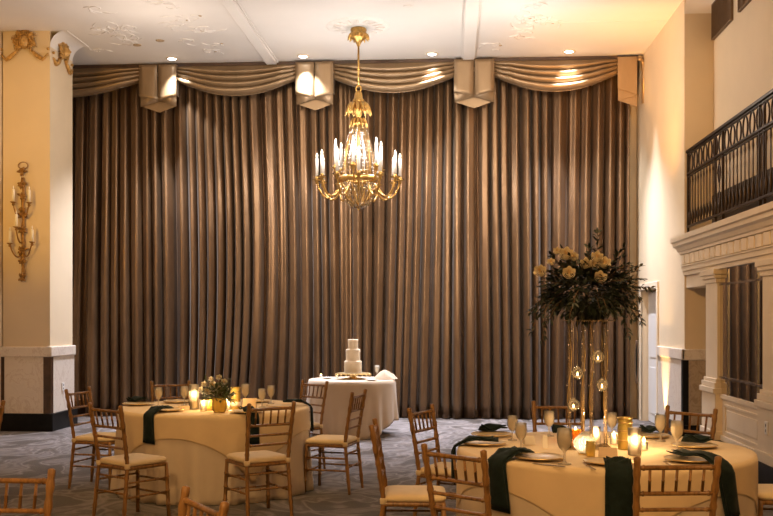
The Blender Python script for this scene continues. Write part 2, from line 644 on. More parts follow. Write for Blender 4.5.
for yp in (0, *PY, -RL):
    MB().box(-.013, .013, yp - .013, yp + .013, .002, 1.07).build('post', M['iron'], rl)
for yp in ((PY[0] + PY[1]) / 2,):
    s = MB()
    for sg in (-1, 1):
        for z0 in (.30, .60):
            s.tube([(0, yp + sg * (.055 * cos(a) * (1 - .08 * a)), z0 + .10 * sin(a)) for a in [i * .5 for i in range(12)]], .009, 6)
    s.build('scroll_panel', M['iron'], rl)
struct(MB().box(XU - .05, XU - .002, YN, y_on(716, XU), 2.61, 3.12).build('trim_13', M['iron']))

# ------------------------------------------------------------------ left column
ZF = 13.8
pL, pR = at(1.5, ZF), at(50, ZF)
CXL, CXR, CY = pL.x, pR.x, pR.y
CD = y_on(73, CXR) - CY if False else .82
struct(MB().box(CXL, CXR, CY, CY + CD, 0, CEIL).build('wall_column', M['wall']))
struct(MB().box(XL, CXL, CY + .12, YW, 0, CEIL).build('wall_column_side', M['wall']))
struct(MB().box(CXL - .02, CXR + .02, CY - .02, CY + CD + .02, .25, 1.045).build('trim_14', M['marble']))
struct(MB().box(CXL - .04, CXR + .04, CY - .04, CY + CD + .04, 1.045, 1.19).build('trim_15', M['marble'], bevel=.012))
struct(MB().box(CXL - .06, CXR + .06, CY - .06, CY + CD + .06, 0, .25).build('baseboard_column', M['black'], bevel=.012))
e = MB()
e.box(CXR - .085, CXR + .024, CY - .026, CY + .06, .25, 1.045)
e.box(CXL - .03, CXL + .03, CY - .026, CY + .06, .25, 1.045)
struct(e.build('trim_16', M['brownmarble']))
cove('trim_17', [(CXR, CY), (CXR, CY + CD)], .22, 1)
oy, ozz = at(61.5, 14.15, 389).y, at(61.5, 14.15, 389).z
outlet((CXR + .022, CY + .40, .60), pi / 2, 'white outlet plate on the marble side of the left column')

# gilded mask with drapery swags
def mask(loc, rz, label, span=.34):
    t = thing('gilded_mask', loc, label, 'wall ornament', 'gilded masks on the left column', rz)
    # face: front towards -Y
    rows = []
    for j in range(13):
        a = pi * j / 12
        row = []
        for k in range(17):
            b_ = pi * k / 16
            x = .074 * sin(a) * cos(b_)
            z = .102 * cos(a)
            y = -.085 * sin(a) * sin(b_)
            fx, fz = x / .074, z / .102
            y -= .032 * math.exp(-((fx / .16) ** 2 + ((fz + .02) / .26) ** 2))          # nose
            y += .014 * (math.exp(-(((fx - .4) / .2) ** 2 + ((fz - .2) / .13) ** 2)) + math.exp(-(((fx + .4) / .2) ** 2 + ((fz - .2) / .13) ** 2)))
            y -= .010 * math.exp(-((fx / .3) ** 2 + ((fz + .45) / .08) ** 2))            # lips
            y -= .012 * math.exp(-((fx / .5) ** 2 + ((fz - .38) / .08) ** 2))            # brow
            row.append((x, y - .030, z))
        rows.append(row)
    MB().grid(rows).build('face', M['maskgold'], t)
    h = MB()
    rr = random.Random(3)
    for i in range(34):
        a = -pi * .28 + 2 * pi * .78 * i / 33
        for q in range(2):
            r0 = .070 + .032 * q
            px, pz = r0 * cos(a), r0 * 1.2 * sin(a) + .01
            L_ = .052 + .035 * rr.random()
            pts = [(px + L_ * s_ * cos(a) + .018 * sin(s_ * 5 + i), -.03 - .03 * sin(pi * s_) + .008 * q, pz + L_ * s_ * sin(a) + .014 * cos(s_ * 5 + i)) for s_ in (0, .25, .5, .75, 1)]
            h.tube(pts, [.010, .013, .011, .008, .003], 6)
    h.build('hair', M['maskgold'], t)
    for sg in (-1, 1):
        b_ = MB()
        for q in range(4):
            pts, rs = [], []
            for i in range(11):
                s_ = i / 10
                x = sg * (.075 + (span - .075) * s_)
                z = -.10 - .20 * s_ * (1 if s_ < .72 else 1) + (0.42 * max(0, s_ - .72)) + .012 * q * (1 - abs(s_ - .6)) - .02 * q * sin(pi * s_)
                pts.append((x, -.022 - .012 * sin(q * 2.1 + s_ * 4), z))
                rs.append(.009 + .011 * sin(pi * min(1, s_ * 1.1)) if s_ < .95 else .006)
            b_.tube(pts, rs, 7)
        b_.ball((sg * span, -.02, -.10), .022)
        b_.build('drapery_swag', M['maskgold'], t)
    return t
pm = at(24.5, ZF, 42)
mask((pm.x, CY, pm.z), 0, 'gilded mask with swags on the front of the left column')
mask((CXR, CY + .42, pm.z - .03), pi / 2, 'gilded mask with swags on the pale side face of the left column')

# candle wall light on the column
ps = at(23.5, ZF, 282)
sc = thing('wall_sconce', (ps.x, CY, ps.z), 'tall gilded five-candle wall light on the front of the left column', 'wall light')
S = F / ZF
def sz(py): return (282 - py) / S
def sx(px): return (px - 23.5) / S
b_ = MB()
b_.tube([(0.006 * sin(i), -.035, .02 + 1.45 * i / 24) for i in range(25)], [.018 + .014 * abs(sin(i * .9)) for i in range(25)], 8)
b_.build('stem', M['oldgold'], sc)
rr = random.Random(5)
for pyk, rad in ((278, .07), (262, .06), (250, .085), (230, .075), (213, .08), (196, .07), (185, .065), (172, .07)):
    lf = MB()
    for i in range(9):
        a = 2 * pi * i / 9 + rr.random()
        L_ = rad * (.7 + .5 * rr.random())
        lf.tube([(L_ * s_ * cos(a), -.03 - .05 * sin(pi * s_ * .8), sz(pyk) + L_ * s_ * sin(a)) for s_ in (0, .35, .7, 1)], [.008, .022, .016, .003], 5)
    lf.ball((0, -.06, sz(pyk)), .022, 8, 5)
    lf.build('leaf_cluster', M['oldgold'], sc)
bw = MB()
for sg in (-1, 1):
    bw.tube([(sg * .07 * sin(a), -.04, sz(170) + .05 * (1 - cos(a)) + .01) for a in [i * .45 for i in range(9)]], .007, 6)
bw.build('top_bow', M['oldgold'], sc)
for (cx_, top, bot, root) in ((12.5, 188, 203, 213), (28.6, 188, 204, 213), (15.6, 213, 228, 238), (9, 228, 244, 252), (31.7, 227, 243, 252)):
    x1, z1, zr = sx(cx_), sz(bot), sz(root)
    yo = -.13 if abs(x1) > .12 else -.17
    x1 += -yo * .437
    arm = MB().tube([(x1 * s_, -.03 + (yo + .03) * min(1, s_ * 1.15), zr + (z1 - zr - .02) * s_ ** 2.2 - .09 * sin(pi * s_)) for s_ in [i / 12 for i in range(13)]], .011, 7)
    arm.lathe([(.004, -.055), (.022, -.04), (.015, -.015), (.045, 0), (.045, .006), (.0, .006)], 12, (x1, yo, z1))
    ao = arm.build('arm', M['oldgold'], sc)
    MB().lathe([(0, .006), (.020, .006), (.020, .17), (.016, .18), (0, .18)], 10, (x1, yo, z1)).build('candle', M['wax'], ao)
    MB().lathe([(.0, .18), (.010, .195), (.006, .22), (0, .235)], 8, (x1, yo, z1)).build('bulb', M['candlewhite'], ao)

# ------------------------------------------------------------------ ceiling details
xb = plane_pt(268, 63.6, CEIL).x
xb2 = plane_pt(278.3, 63.6, CEIL).x
def beam(name, x0, x1):
    b_ = MB()
    b_.box(x0, x1, YB, YC - .3, CEIL - .05, CEIL)
    b_.box(x0 - .025, x1 + .025, YB, YC - .3, CEIL - .02, CEIL)
    struct(b_.build(name, M['ceiling'], bevel=.006))
beam('trim_18', xb, xb2)
beam('trim_19', plane_pt(462.6, 61, CEIL).x, plane_pt(474, 61, CEIL).x)
CHX = plane_pt(358.5, 26.5, CEIL)
med = MB()
med.lathe([(0, -.03), (.12, -.03), (.16, -.022), (.20, -.04), (.24, -.02), (.34, -.012), (.40, -.025), (.44, -.006), (.45, 0)], 40, (CHX.x, CHX.y, CEIL))
for i in range(16):
    a = 2 * pi * i / 16
    med.tube([(CHX.x + r_ * cos(a + .3 * (r_ - .2)), CHX.y + r_ * sin(a + .3 * (r_ - .2)), CEIL - .018) for r_ in (.20, .26, .32, .37)], [.012, .025, .018, .004], 6)
struct(med.build('trim_20', M['plaster']))

def relief(name, pts, dens, seed, spread=.10, flecks=0):
    r_ = random.Random(seed)
    b_, f_ = MB(), MB()
    for i in range(len(pts) - 1):
        p0, p1 = plane_pt(*pts[i], CEIL), plane_pt(*pts[i + 1], CEIL)
        n = max(2, int((p1 - p0).length * dens))
        for k in range(n):
            p = p0.lerp(p1, (k + r_.random()) / n)
            x, y = p.x + r_.gauss(0, spread), p.y + r_.gauss(0, spread)
            a, sgn = r_.random() * 6.28, r_.choice((-1, 1))
            rad = .10 + .09 * r_.random()
            b_.tube([(x + rad * (1 - .11 * q) * cos(a + sgn * .62 * q), y + rad * (1 - .11 * q) * sin(a + sgn * .62 * q), CEIL + .004) for q in range(9)], [.010, .014, .016, .017, .017, .016, .015, .014, .018], 6)
            for q in (0, 2, 4):
                aa = a + sgn * .62 * q
                r0 = rad * (1 - .11 * q)
                b_.tube([(x + (r0 + .11 * s_) * cos(aa - sgn * .9 * s_), y + (r0 + .11 * s_) * sin(aa - sgn * .9 * s_), CEIL + .004) for s_ in (0, .35, .7, 1)], [.006, .017, .013, .003], 6)
            if r_.random() < flecks * 2:
                f_.ball((x + .1, y, CEIL), .02 + .02 * r_.random(), 7, 4, (1, 1, .3))
    o = struct(b_.build(name, M['plaster']))
    if f_.v:
        f_.build('gilt_flecks', M['fleck'], o)
relief('trim_21', [(92, 12), (108, 28), (118, 40), (112, 48)], 3.2, 1, .14, .10)
relief('trim_22', [(112, 36), (124, 28), (136, 34)], 3.2, 2, .12, .2)
relief('trim_23', [(165, 0), (177, 10), (180, 22), (183, 27), (196, 28), (202, 42), (212, 56)], 3.6, 3, .11, .28)
relief('trim_24', [(527, 0), (533, 12), (536, 22), (528, 34), (524, 50)], 3.4, 4, .14, .08)
relief('trim_25', [(519, 21), (530, 19.5), (543, 22)], 6, 5, .05, .5)
for nm, (px, py) in (('trim_26', (137, 45)), ('trim_27', (160, 40.5)), ('trim_28', (408, 6)), ('trim_29', (496, 50))):
    p = plane_pt(px, py, CEIL)
    struct(MB().lathe([(0, -.012), (.04, -.012), (.06, -.008), (.066, 0)], 16, (p.x, p.y, CEIL)).build(nm, M['fleck'] if py > 30 and px < 200 else M['plaster']))
struct(MB().box(plane_pt(540, 23, CEIL).x, XU - .2, plane_pt(580, 22.3, CEIL).y - .015, plane_pt(580, 22.3, CEIL).y + .015, CEIL - .004, CEIL).build('trim_30', M['ceiling']))

SPOTY = YC - .62
LIGHTS = []
def lamp(kind, loc, energy, color, size=.1, target=None, angle=60, blend=.6):
    l = bpy.data.lights.new('lamp', kind)
    l.energy = energy
    l.color = color
    if kind in ('POINT', 'SPOT'):
        l.shadow_soft_size = size
    if kind == 'SPOT':
        l.spot_size = radians(angle)
        l.spot_blend = blend
    if kind == 'AREA':
        l.size = size
    o = bpy.data.objects.new('lamp', l)
    col.objects.link(o)
    o.location = loc
    if target is not None:
        dvec = Vector(target) - Vector(loc)
        o.rotation_euler = dvec.to_track_quat('-Z', 'Y').to_euler()
    return o

spot_px = [172, 303, 432, 569]
spot_desc = ['first from the left column, over the leftmost valance tab', 'just left of the second valance tab', 'right of the chandelier rod over the third swag', 'over the rightmost swag beside the amber corner']
for px, ds in zip(spot_px, spot_desc):
    k = (px - CX) / F
    zc_ = SPOTY / (k * st + ct)
    p = c2w(k * zc_, zc_, CEIL)
    t = thing('ceiling_spotlight', (p.x, p.y, CEIL), 'small white recessed ceiling spotlight ' + ds, 'ceiling light', 'recessed spotlights above the curtain')
    MB().lathe([(.065, 0), (.095, 0), (.095, -.012), (.07, -.016), (.065, -.004)], 20, closed=True).build('trim_ring', M['white'], t)
    MB().lathe([(0, -.030), (.03, -.026), (.06, -.012), (.064, -.001), (0, -.001)], 16).build('lens', M['spotlens'], t)
    LIGHTS.append(p)

# ------------------------------------------------------------------ curtains and valance
def fold(x):
    """fold phase along the curtain, irregular spacing"""
    return 2 * pi * x / .172 + 2.0 * sin(1.7 * x + .4) + 1.5 * sin(3.9 * x + 2.0) + .8 * sin(9.1 * x)
def curtain_pt(x, h):
    """h 0 at the floor .. 1 at the top"""
    dn = 1 - h
    lean = .11 * math.exp(-((x + 3.3) / 1.0) ** 2) * sin(3.0 * dn ** 1.3) - .05 * math.exp(-((x + .6) / .8) ** 2) * dn ** 1.5 + .05 * sin(2.3 * x) * dn
    ph = fold(x) + .35 * sin(2.1 * x + 3 * dn) * dn
    a = .128 + .028 * sin(1.3 * x + .5) + .03 * sin(5.3 * x + 1.0) + .022 * sin(11.7 * x) + .02 * dn
    c_ = (cos(ph) + 1) / 2
    y = .075 - a * c_ ** .8 + .010 * sin(3 * ph + 2 * x + 2 * dn) - .05 * dn * sin(.9 * x + 1)
    y += .008 * sin(6 * dn + 2.2 * x)
    return (x + lean + .020 * sin(ph), YC + y, .012 + h * (CEIL - .15))
def curtain(x0, x1, label):
    nu = int((x1 - x0) / .0095)
    rows = []
    for j in range(27):
        h = j / 26
        rows.append([curtain_pt(x0 + (x1 - x0) * i / nu, h) for i in range(nu + 1)])
    o = MB().grid(rows).build('curtain', M['curtain'], thick=.004)
    return tag(o, label, 'curtain', 'full height curtains across the back wall')
VY = YC - .26     # valance face
def vx(px):
    k = (px - CX) / F
    z = VY / (k * st + ct)
    return c2w(k * z, z).x
xe = vx(632)
xs = [XL + .06, vx(160), vx(315), vx(474), xe]
curtain(xs[0], xs[1] - .004, 'pleated taupe velvet curtain at far left beside the marble column')
curtain(xs[1], xs[2] - .004, 'pleated taupe velvet curtain between the first and second valance tabs')
curtain(xs[2], xs[3] - .004, 'pleated taupe velvet curtain hanging behind the chandelier and the cake table')
curtain(xs[3], xs[4], 'pleated taupe velvet curtain at right behind the tall flower arrangement')

VT = CEIL - .03
val = thing('curtain_valance', (0, VY, 0), 'draped taupe satin valance with swags and folded tabs along the ceiling', 'valance')
MB().box(XL + .05, vx(637), -.06, .30, VT - .02, VT + .028).build('board', M['brownmarble'], val)
def swag(x0, x1, dend, dmid, skew=0):
    rows = []
    nv, nu = 44, 48
    for j in range(nv + 1):
        v = j / nv
        row = []
        for i in range(nu + 1):
            u = i / nu
            x = x0 + (x1 - x0) * u
            para = 1 - abs(2 * (u + skew) - 1) ** 2.0
            # each level of the cloth sags as a chain; levels gather towards the ends
            top = .02 + .16 * v
            dep = (dend * v ** 1.3) * (1 - para) + (dmid * v ** .92) * para
            e = .35 + .65 * max(0.0, min(1.0, para * 2.2))
            ridge = abs(sin(pi * (5.0 * v ** .9 + .12 * sin(3 * u)))) ** .8 if v > .14 else .3
            y = -.03 - .085 * e * sin(pi * min(1, v * .62)) - .075 * e * ridge * min(1, v * 4) * 1.25
            if v > .97: y += .05
            z = VT - dep + .012 * e * sin(2 * pi * 5.0 * v)
            row.append((x, y, z))
        rows.append(row)
    return MB().grid(rows).build('swag', M['valance'], val, thick=.006)
tabs = [(142, 179), (297, 334.5), (454, 494), (616, 636)]
swag(vx(-20), vx(144), .24, .50)
swag(vx(177), vx(299), .24, .51)
swag(vx(332), vx(456), .24, .50)
swag(vx(492), vx(618), .24, .52)
def tab(pa, pb, half=False):
    x0, x1 = vx(pa), vx(pb)
    cx_ = (x0 + x1) / 2 if not half else x0 + (x1 - x0) * 1.0
    hw = (x1 - x0) / 2
    yf = -.16
    b_ = MB()
    if half:
        b_.prism([(x0, VT - .02), (x1, VT - .02), (x1, VT - .60), (x0, VT - .50)], (yf, yf + .012), lambda u, v, w_: (u, w_, v))
        o = b_.build('tab', M['valance'], val)
        MB().prism([(x0 + .01, VT - .40), (x1 - .01, VT - .5), (x1 - .01, VT - .60), (x0 + .01, VT - .68)], (yf + .03, yf + .042), lambda u, v, w_: (u, w_, v)).build('tab_fold', M['valance'], o)
        MB().prism([(x0 + .03, VT - .5), (x1 - .004, VT - .5), (x1 - .004, VT - .77), (x0 + .03, VT - .68)], (yf + .055, yf + .067), lambda u, v, w_: (u, w_, v)).build('tab_fold', M['valance'], o)
        MB().box(x1 - .012, x1, yf, .0, VT - .62, VT - .02).build('tab_side', M['valance'], o)
        # rounded return to the wall
        pts = [(x1 + .10, -.10, VT - .72), (x1 + .10, -.10, VT - .20), (x1 + .085, -.12, VT - .10), (x1 + .05, -.15, VT - .06), (x1, -.18, VT - .05)]
        MB().tube(pts, .035, 8).build('return', M['valance'], val)
        return
    g = .012
    for sg in (-1, 1):
        b_.grid([[(cx_ + sg * (g * .5 + (hw - g * .5) * u), yf - .02 * sin(pi * u) * t_ + .01 * (1 - u), VT - .01 - t_ * (.575 - .075 * u)) for u in (0, .25, .5, .75, 1)] for t_ in [i / 10 for i in range(11)]])
    o = b_.build('tab', M['valance'], val, thick=.008)
    b_ = MB()
    for sg in (-1, 1):
        b_.grid([[(cx_ + sg * (hw - .01) * u, yf + .05, VT - .35 - (.23 + (.09) * u) * t_) for u in (0, .5, 1)] for t_ in (0, .5, 1)])
    b_.build('tab_fold', M['valance'], o, thick=.008)
    MB().prism([(cx_ - hw + .045, VT - .5), (cx_ + hw - .045, VT - .5), (cx_ + hw - .045, VT - .66), (cx_, VT - .75), (cx_ - hw + .045, VT - .66)], (yf + .10, yf + .11), lambda u, v, w_: (u, w_, v)).build('tab_fold', M['valance'], o)
    MB().box(cx_ - hw, cx_ - hw + .01, yf, 0, VT - .5, VT - .01).build('tab_side', M['valance'], o)
    MB().box(cx_ + hw - .01, cx_ + hw, yf, 0, VT - .5, VT - .01).build('tab_side', M['valance'], o)
for a, b2 in tabs[:3]:
    tab(a, b2)
tab(*tabs[3], half=True)

# pale-rimmed dark loop at the right foot of the curtain
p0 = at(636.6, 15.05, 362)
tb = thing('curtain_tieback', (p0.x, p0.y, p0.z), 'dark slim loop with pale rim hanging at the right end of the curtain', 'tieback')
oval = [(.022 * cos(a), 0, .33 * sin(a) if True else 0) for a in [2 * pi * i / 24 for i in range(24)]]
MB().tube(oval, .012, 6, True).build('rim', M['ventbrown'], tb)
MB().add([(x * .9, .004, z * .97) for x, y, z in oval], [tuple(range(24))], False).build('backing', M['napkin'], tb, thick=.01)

# ------------------------------------------------------------------ chandelier
ch = thing('chandelier', (CHX.x, CHX.y, 0), 'gilded crystal chandelier with tiers of white candles hanging before the curtain', 'chandelier')
CS = 70.6
def cz(py): return CEIL - .03 - (py - 28.5) / CS
MB().lathe([(0, cz(28)), (.10, cz(28)), (.115, cz(30)), (.10, cz(33)), (.13, cz(35)), (.11, cz(38)), (.06, cz(40)), (.035, cz(43)), (.018, cz(46))], 24).build('ceiling_canopy', M['gold'], ch)
lf = MB()
for i in range(12):
    a = 2 * pi * i / 12
    lf.tube([((.10 + .05 * s_) * cos(a), (.10 + .05 * s_) * sin(a), cz(33 + 7 * s_)) for s_ in (0, .3, .6, 1)], [.008, .026, .022, .004], 6)
lf.build('canopy_leaf_ring', M['gold'], ch)
MB().tube([(0, 0, cz(45)), (0, 0, cz(84))], .013, 8).build('rod', M['gold'], ch)
MB().tube([(.035 * cos(a), 0, cz(87.5) + .045 * sin(a)) for a in [2 * pi * i / 18 for i in range(18)]], .012, 7, True).build('hook', M['gold'], ch)
MB().lathe([(0, cz(89)), (.02, cz(89.5)), (.045, cz(91)), (.055, cz(93)), (.06, cz(97)), (.085, cz(99)), (.085, cz(101)), (.06, cz(103)), (.07, cz(106)), (.05, cz(110)), (.04, cz(116)), (.035, cz(119)), (.075, cz(120.5)), (.085, cz(122)), (.06, cz(124)), (.03, cz(126)), (0.022, cz(140)), (.022, cz(170)), (0, cz(170))], 20).build('shaft', M['gold'], ch)
def leafcrown(name, r0, r1, py0, py1, n, wd, m=M['gold']):
    b_ = MB()
    for i in range(n):
        a = 2 * pi * i / n
        pts, rs = [], []
        for s_ in [j / 6 for j in range(7)]:
            r = r0 + (r1 - r0) * s_
            pts.append((r * cos(a), r * sin(a), cz(py0) + (cz(py1) - cz(py0)) * s_ ** 2 + .03 * sin(pi * s_)))
            rs.append(wd * sin(pi * min(.97, .12 + .85 * s_)) + .003)
        b_.tube(pts, rs, 6)
    b_.build(name, m, ch)
leafcrown('leaf_crown', .05, .185, 103, 114, 12, .028)
leafcrown('leaf_crown', .04, .12, 106, 112, 10, .02)
leafcrown('leaf_crown', .04, .13, 118, 126, 12, .016)
# bead strands: basket above the ring, bowl below
def strand(n, prof, name):
    for i in range(n):
        a = 2 * pi * i / n
        b_ = MB()
        for j, (r, py) in enumerate(prof):
            b_.ball((r * cos(a), r * sin(a), cz(py)), .0165, 6, 4, (1, 1, 1.7))
        b_.tube([(r * cos(a), r * sin(a), cz(py)) for r, py in prof], .004, 5)
        b_.build(name, M['crystal'], ch)
prof = [(.070 + .155 * sin(pi / 2 * (i / 15)) ** 1.0, 124 + 50 * (i / 15) ** 1.25) for i in range(16)]
strand(14, prof, 'bead_strand')
strand(14, [(.23 - .18 * (i / 9) ** 2, 178 + 25 * sin(pi / 2 * i / 9)) for i in range(10)], 'bead_strand')
cg = MB()
for i in range(7):
    a = 2 * pi * i / 7
    pr = [(.070 + .155 * sin(pi / 2 * (k / 15)), 124 + 50 * (k / 15) ** 1.25) for k in range(16)]
    cg.tube([(r * 1.0 * cos(a + .22), r * 1.0 * sin(a + .22), cz(py)) for r, py in pr], .008, 5)
cg.build('cage_rib', M['gold'], ch)
MB().lathe([(.22, cz(174)), (.265, cz(173.5)), (.28, cz(175)), (.28, cz(177)), (.265, cz(179)), (.22, cz(178.5))], 40, closed=True).build('ring', M['gold'], ch)
MB().lathe([(0, cz(206.5)), (.02, cz(205.5)), (.03, cz(204)), (.02, cz(202.5)), (.06, cz(201.5)), (.075, cz(200)), (.05, cz(199)), (0, cz(199))], 16).build('finial', M['gold'], ch)
leafcrown('bowl_leaf', .06, .24, 201, 182, 10, .016)
sw = MB()
for i in range(14):
    a0, a1 = 2 * pi * i / 14, 2 * pi * (i + 1) / 14
    for j in range(7):
        s_ = j / 6
        a = a0 + (a1 - a0) * s_
        sw.ball((.285 * cos(a), .285 * sin(a), cz(179 + 6 * sin(pi * s_))), .013, 5, 4)
sw.build('bead_garland', M['crystal'], ch)
def arm(a, r0, r1, pya, pylow, pypan, clen):
    b_ = MB()
    pts = []
    for i in range(15):
        s_ = i / 14
        r = r0 + (r1 - r0) * (1 - (1 - s_) ** 1.5)
        zz_ = cz(pya) + (cz(pypan) - cz(pya)) * s_ ** 2 - (cz(pya) - cz(pylow)) * sin(pi * s_ ** .8)
        pts.append((r * cos(a), r * sin(a), zz_))
    b_.tube(pts, .014, 7)
    c_ = (r1 * cos(a), r1 * sin(a), cz(pypan))
    b_.lathe([(.006, -.06), (.028, -.045), (.02, -.02), (.05, 0), (.055, .008), (.02, .008), (.028, .03), (0.02, .05), (0, .05)], 12, c_)
    o = b_.build('arm', M['gold'], ch)
    MB().lathe([(.026, .012), (.062, .010), (.068, .016), (.026, .02)], 12, c_, closed=True).build('drip_pan', M['crystal'], o)
    MB().lathe([(0, .05), (.023, .05), (.023, .05 + clen), (.015, .06 + clen), (0, .06 + clen)], 10, c_).build('candle', M['candlewhite'], o)
    MB().lathe([(0, .058 + clen), (.012, .07 + clen), (.014, .09 + clen), (.005, .12 + clen), (0, .125 + clen)], 8, c_).build('bulb', M['bulb'], o)
for i in range(12):
    arm(2 * pi * i / 12 + .10, .25, .575, 180, 195, 177, .25)
for i in range(6):
    arm(2 * pi * i / 6 + .40, .22, .33, 176, 181, 166, .28)

# ------------------------------------------------------------------ chairs
def make_chair():
    t = thing('banquet_chair', (0, 0, 0), '', 'chair')
    W = M['wood']
    def bamboo(a, b_, r, knots):
        a, b_ = Vector(a), Vector(b_)
        ks = sorted(set([0, 1] + [q for k in knots for q in (k - .016, k - .008, k, k + .008, k + .016) if 0 < q < 1]))
        pts = [a.lerp(b_, k) for k in ks]
        rs = []
        for k in ks:
            e = min([abs(k - q) for q in knots] + [1])
            rs.append(r * 1.28 if e < .009 else r)
        return pts, rs
    def back_xy(z):
        # x half width and y of the back posts at height z
        if z < .45:
            s_ = z / .45
            return .192 - .012 * s_, -.240 + .045 * s_
        s_ = (z - .45) / .47
        return .180 + .016 * s_, -.195 - .075 * s_ ** 1.15
    for sg in (-1, 1):
        pts, rs = [], []
        for i in range(47):
            z = .92 * i / 46
            x, y = back_xy(z)
            pts.append((sg * x, y, z))
            near = min(abs(z - q) for q in (.12, .24, .36, .52, .60, .68, .77, .85))
            rs.append(.0155 * (1.25 if near < .011 else 1.0) * (1.12 if z > .895 else 1) * (.85 if z < .06 else 1))
        x, y = back_xy(.92)
        pts.append((sg * x, y - .001, .926))
        rs.append(.008)
        MB().tube(pts, rs, 9).build('back_post', W, t)
        p, r = bamboo((sg * .198, .190, 0), (sg * .182, .176, .44), .0155, [.25, .5, .75])
        MB().tube(p, r, 9).build('leg', W, t)
    for z, r in ((.872, .012), (.745, .011), (.665, .010), (.587, .010)):
        x, y = back_xy(z)
        p, rr_ = bamboo((-x, y, z), (x, y, z), r, [.08, .92])
        MB().tube(p, rr_, 8).build('top_rail' if z > .8 else 'back_rail', W, t)
    for i in range(5):
        q = (i - 2) * .064
        xa, ya_ = back_xy(.872)
        xb_, yb_ = back_xy(.745)
        p, rr_ = bamboo((q, yb_, .745), (q * 1.03, ya_, .872), .0075, [.5])
        MB().tube(p, rr_, 7).build('spindle', W, t)
    s_ = MB()
    s_.box(-.195, .195, -.205, .190, .415, .445)
    s_.build('seat', W, t, bevel=.012)
    # cushion
    rows = []
    n = 36
    def sq(a, hx, hy, e=.22):
        c_, d_ = cos(a), sin(a)
        return hx * abs(c_) ** e * (1 if c_ > 0 else -1), hy * abs(d_) ** e * (1 if d_ > 0 else -1)
    for (k, z) in ((.02, .446), (.96, .446), (1.0, .452), (1.015, .463), (1.0, .475), (.95, .485), (.8, .492), (.5, .497), (.02, .499)):
        rows.append([(*[q for q in (sq(2 * pi * i / n, .195 * k, .197 * k))], z) for i in range(n)])
    rows = [[(x, y - .005, z) for x, y, z in r_] for r_ in rows]
    MB().grid(rows, True).build('cushion', M['cushion'], t)
    for sg in (-1, 1):
        x, y = back_xy(.455)
        MB().lathe([(.017, -.022), (.023, -.018), (.024, .012), (.018, .018)], 10, (sg * x, y, .452), closed=True).build('cushion_tie', M['cushion'], t)
    def st_(a, b_, r=.0085):
        p, rr_ = bamboo(a, b_, r, [.3, .7])
        MB().tube(p, rr_, 7).build('stretcher', W, t)
    def fx(z): return .198 - .016 * z / .44
    def fy(z): return .190 - .014 * z / .44
    for z in (.19, .30):
        st_((-fx(z), fy(z), z), (fx(z), fy(z), z))
        for sg in (-1, 1):
            xb_, yb_ = back_xy(z + .02)
            st_((sg * fx(z), fy(z), z + .02), (sg * xb_, yb_, z + .02))
    z = .24
    xb_, yb_ = back_xy(z)
    st_((-xb_, yb_, z), (xb_, yb_, z))
    st_((-back_xy(.36)[0], back_xy(.36)[1], .36), (back_xy(.36)[0], back_xy(.36)[1], .36))
    return t
proto = make_chair()
used = [False]
def place_chair(xc, zc, dx, dz, label, group):
    o = proto if not used[0] else copy_tree(proto)
    used[0] = True
    n = sqrt(dx * dx + dz * dz)
    dx, dz = dx / n, dz / n
    wx, wy = dx * ct - dz * st, dx * st + dz * ct
    p = c2w(xc, zc)
    o.location = (p.x + wx * .27, p.y + wy * .27, 0)
    o.rotation_euler = (0, 0, atan2(wy, wx) - pi / 2)
    tag(o, label, 'chair', group)
GL, GR, GF = 'chairs around the left round table', 'chairs around the right round table', 'chairs at a table below the frame'
place_chair(-2.94, 9.33, .97, -.25, 'gold wooden chair turned side-on, standing nearest the left marble column', GL)
place_chair(-2.17, 7.55, .62, .78, 'gold wooden chair at front left of left table, ivory seat turned to the right', GL)
place_chair(-.90, 7.70, -.55, .835, 'gold wooden chair at front right of left table, back half hiding a green napkin', GL)
place_chair(-.25, 8.98, -.96, .28, 'gold wooden chair seen edge-on, right of left table and before the cake table', GL)
place_chair(-.768, 10.5, -.70, -.71, 'gold wooden chair overlapping the left side of the cake table', GL)
place_chair(-2.30, 10.43, .35, -.94, 'gold wooden chair behind the left table, only its back showing over the goblets', GL)
place_chair(-1.66, 4.30, -.06, -1, 'gold chair back cut by the bottom left corner', GF)
place_chair(-.682, 3.675, -.85, -.53, 'gold chair back slanting at the bottom edge before the left table', GF)
place_chair(-3.09, 7.70, -1, .02, 'gold chair of which only one post shows at the left edge', GF)
place_chair(-.086, 6.27, 1, -.04, 'gold wooden chair edge-on in the middle aisle, ivory seat facing right table', GR)
place_chair(.258, 7.40, .88, -.47, 'gold wooden chair at back left of right table, standing on the pale carpet', GR)
place_chair(.34, 5.02, .68, .73, 'gold wooden chair at front left of right table, overlapping the edge-on chair', GR)
place_chair(1.386, 4.66, -.05, 1, 'gold wooden chair at front of right table between two hanging napkins', GR)
place_chair(2.27, 7.30, -.73, -.68, 'gold wooden chair at back right of right table before the white pier', GR)
place_chair(1.372, 7.84, -.05, -1, 'gold wooden chair behind right table, left of the glass globes', GR)
place_chair(2.80, 6.30, -1, .05, 'chair at the right edge of which only the ivory seat shows', GR)

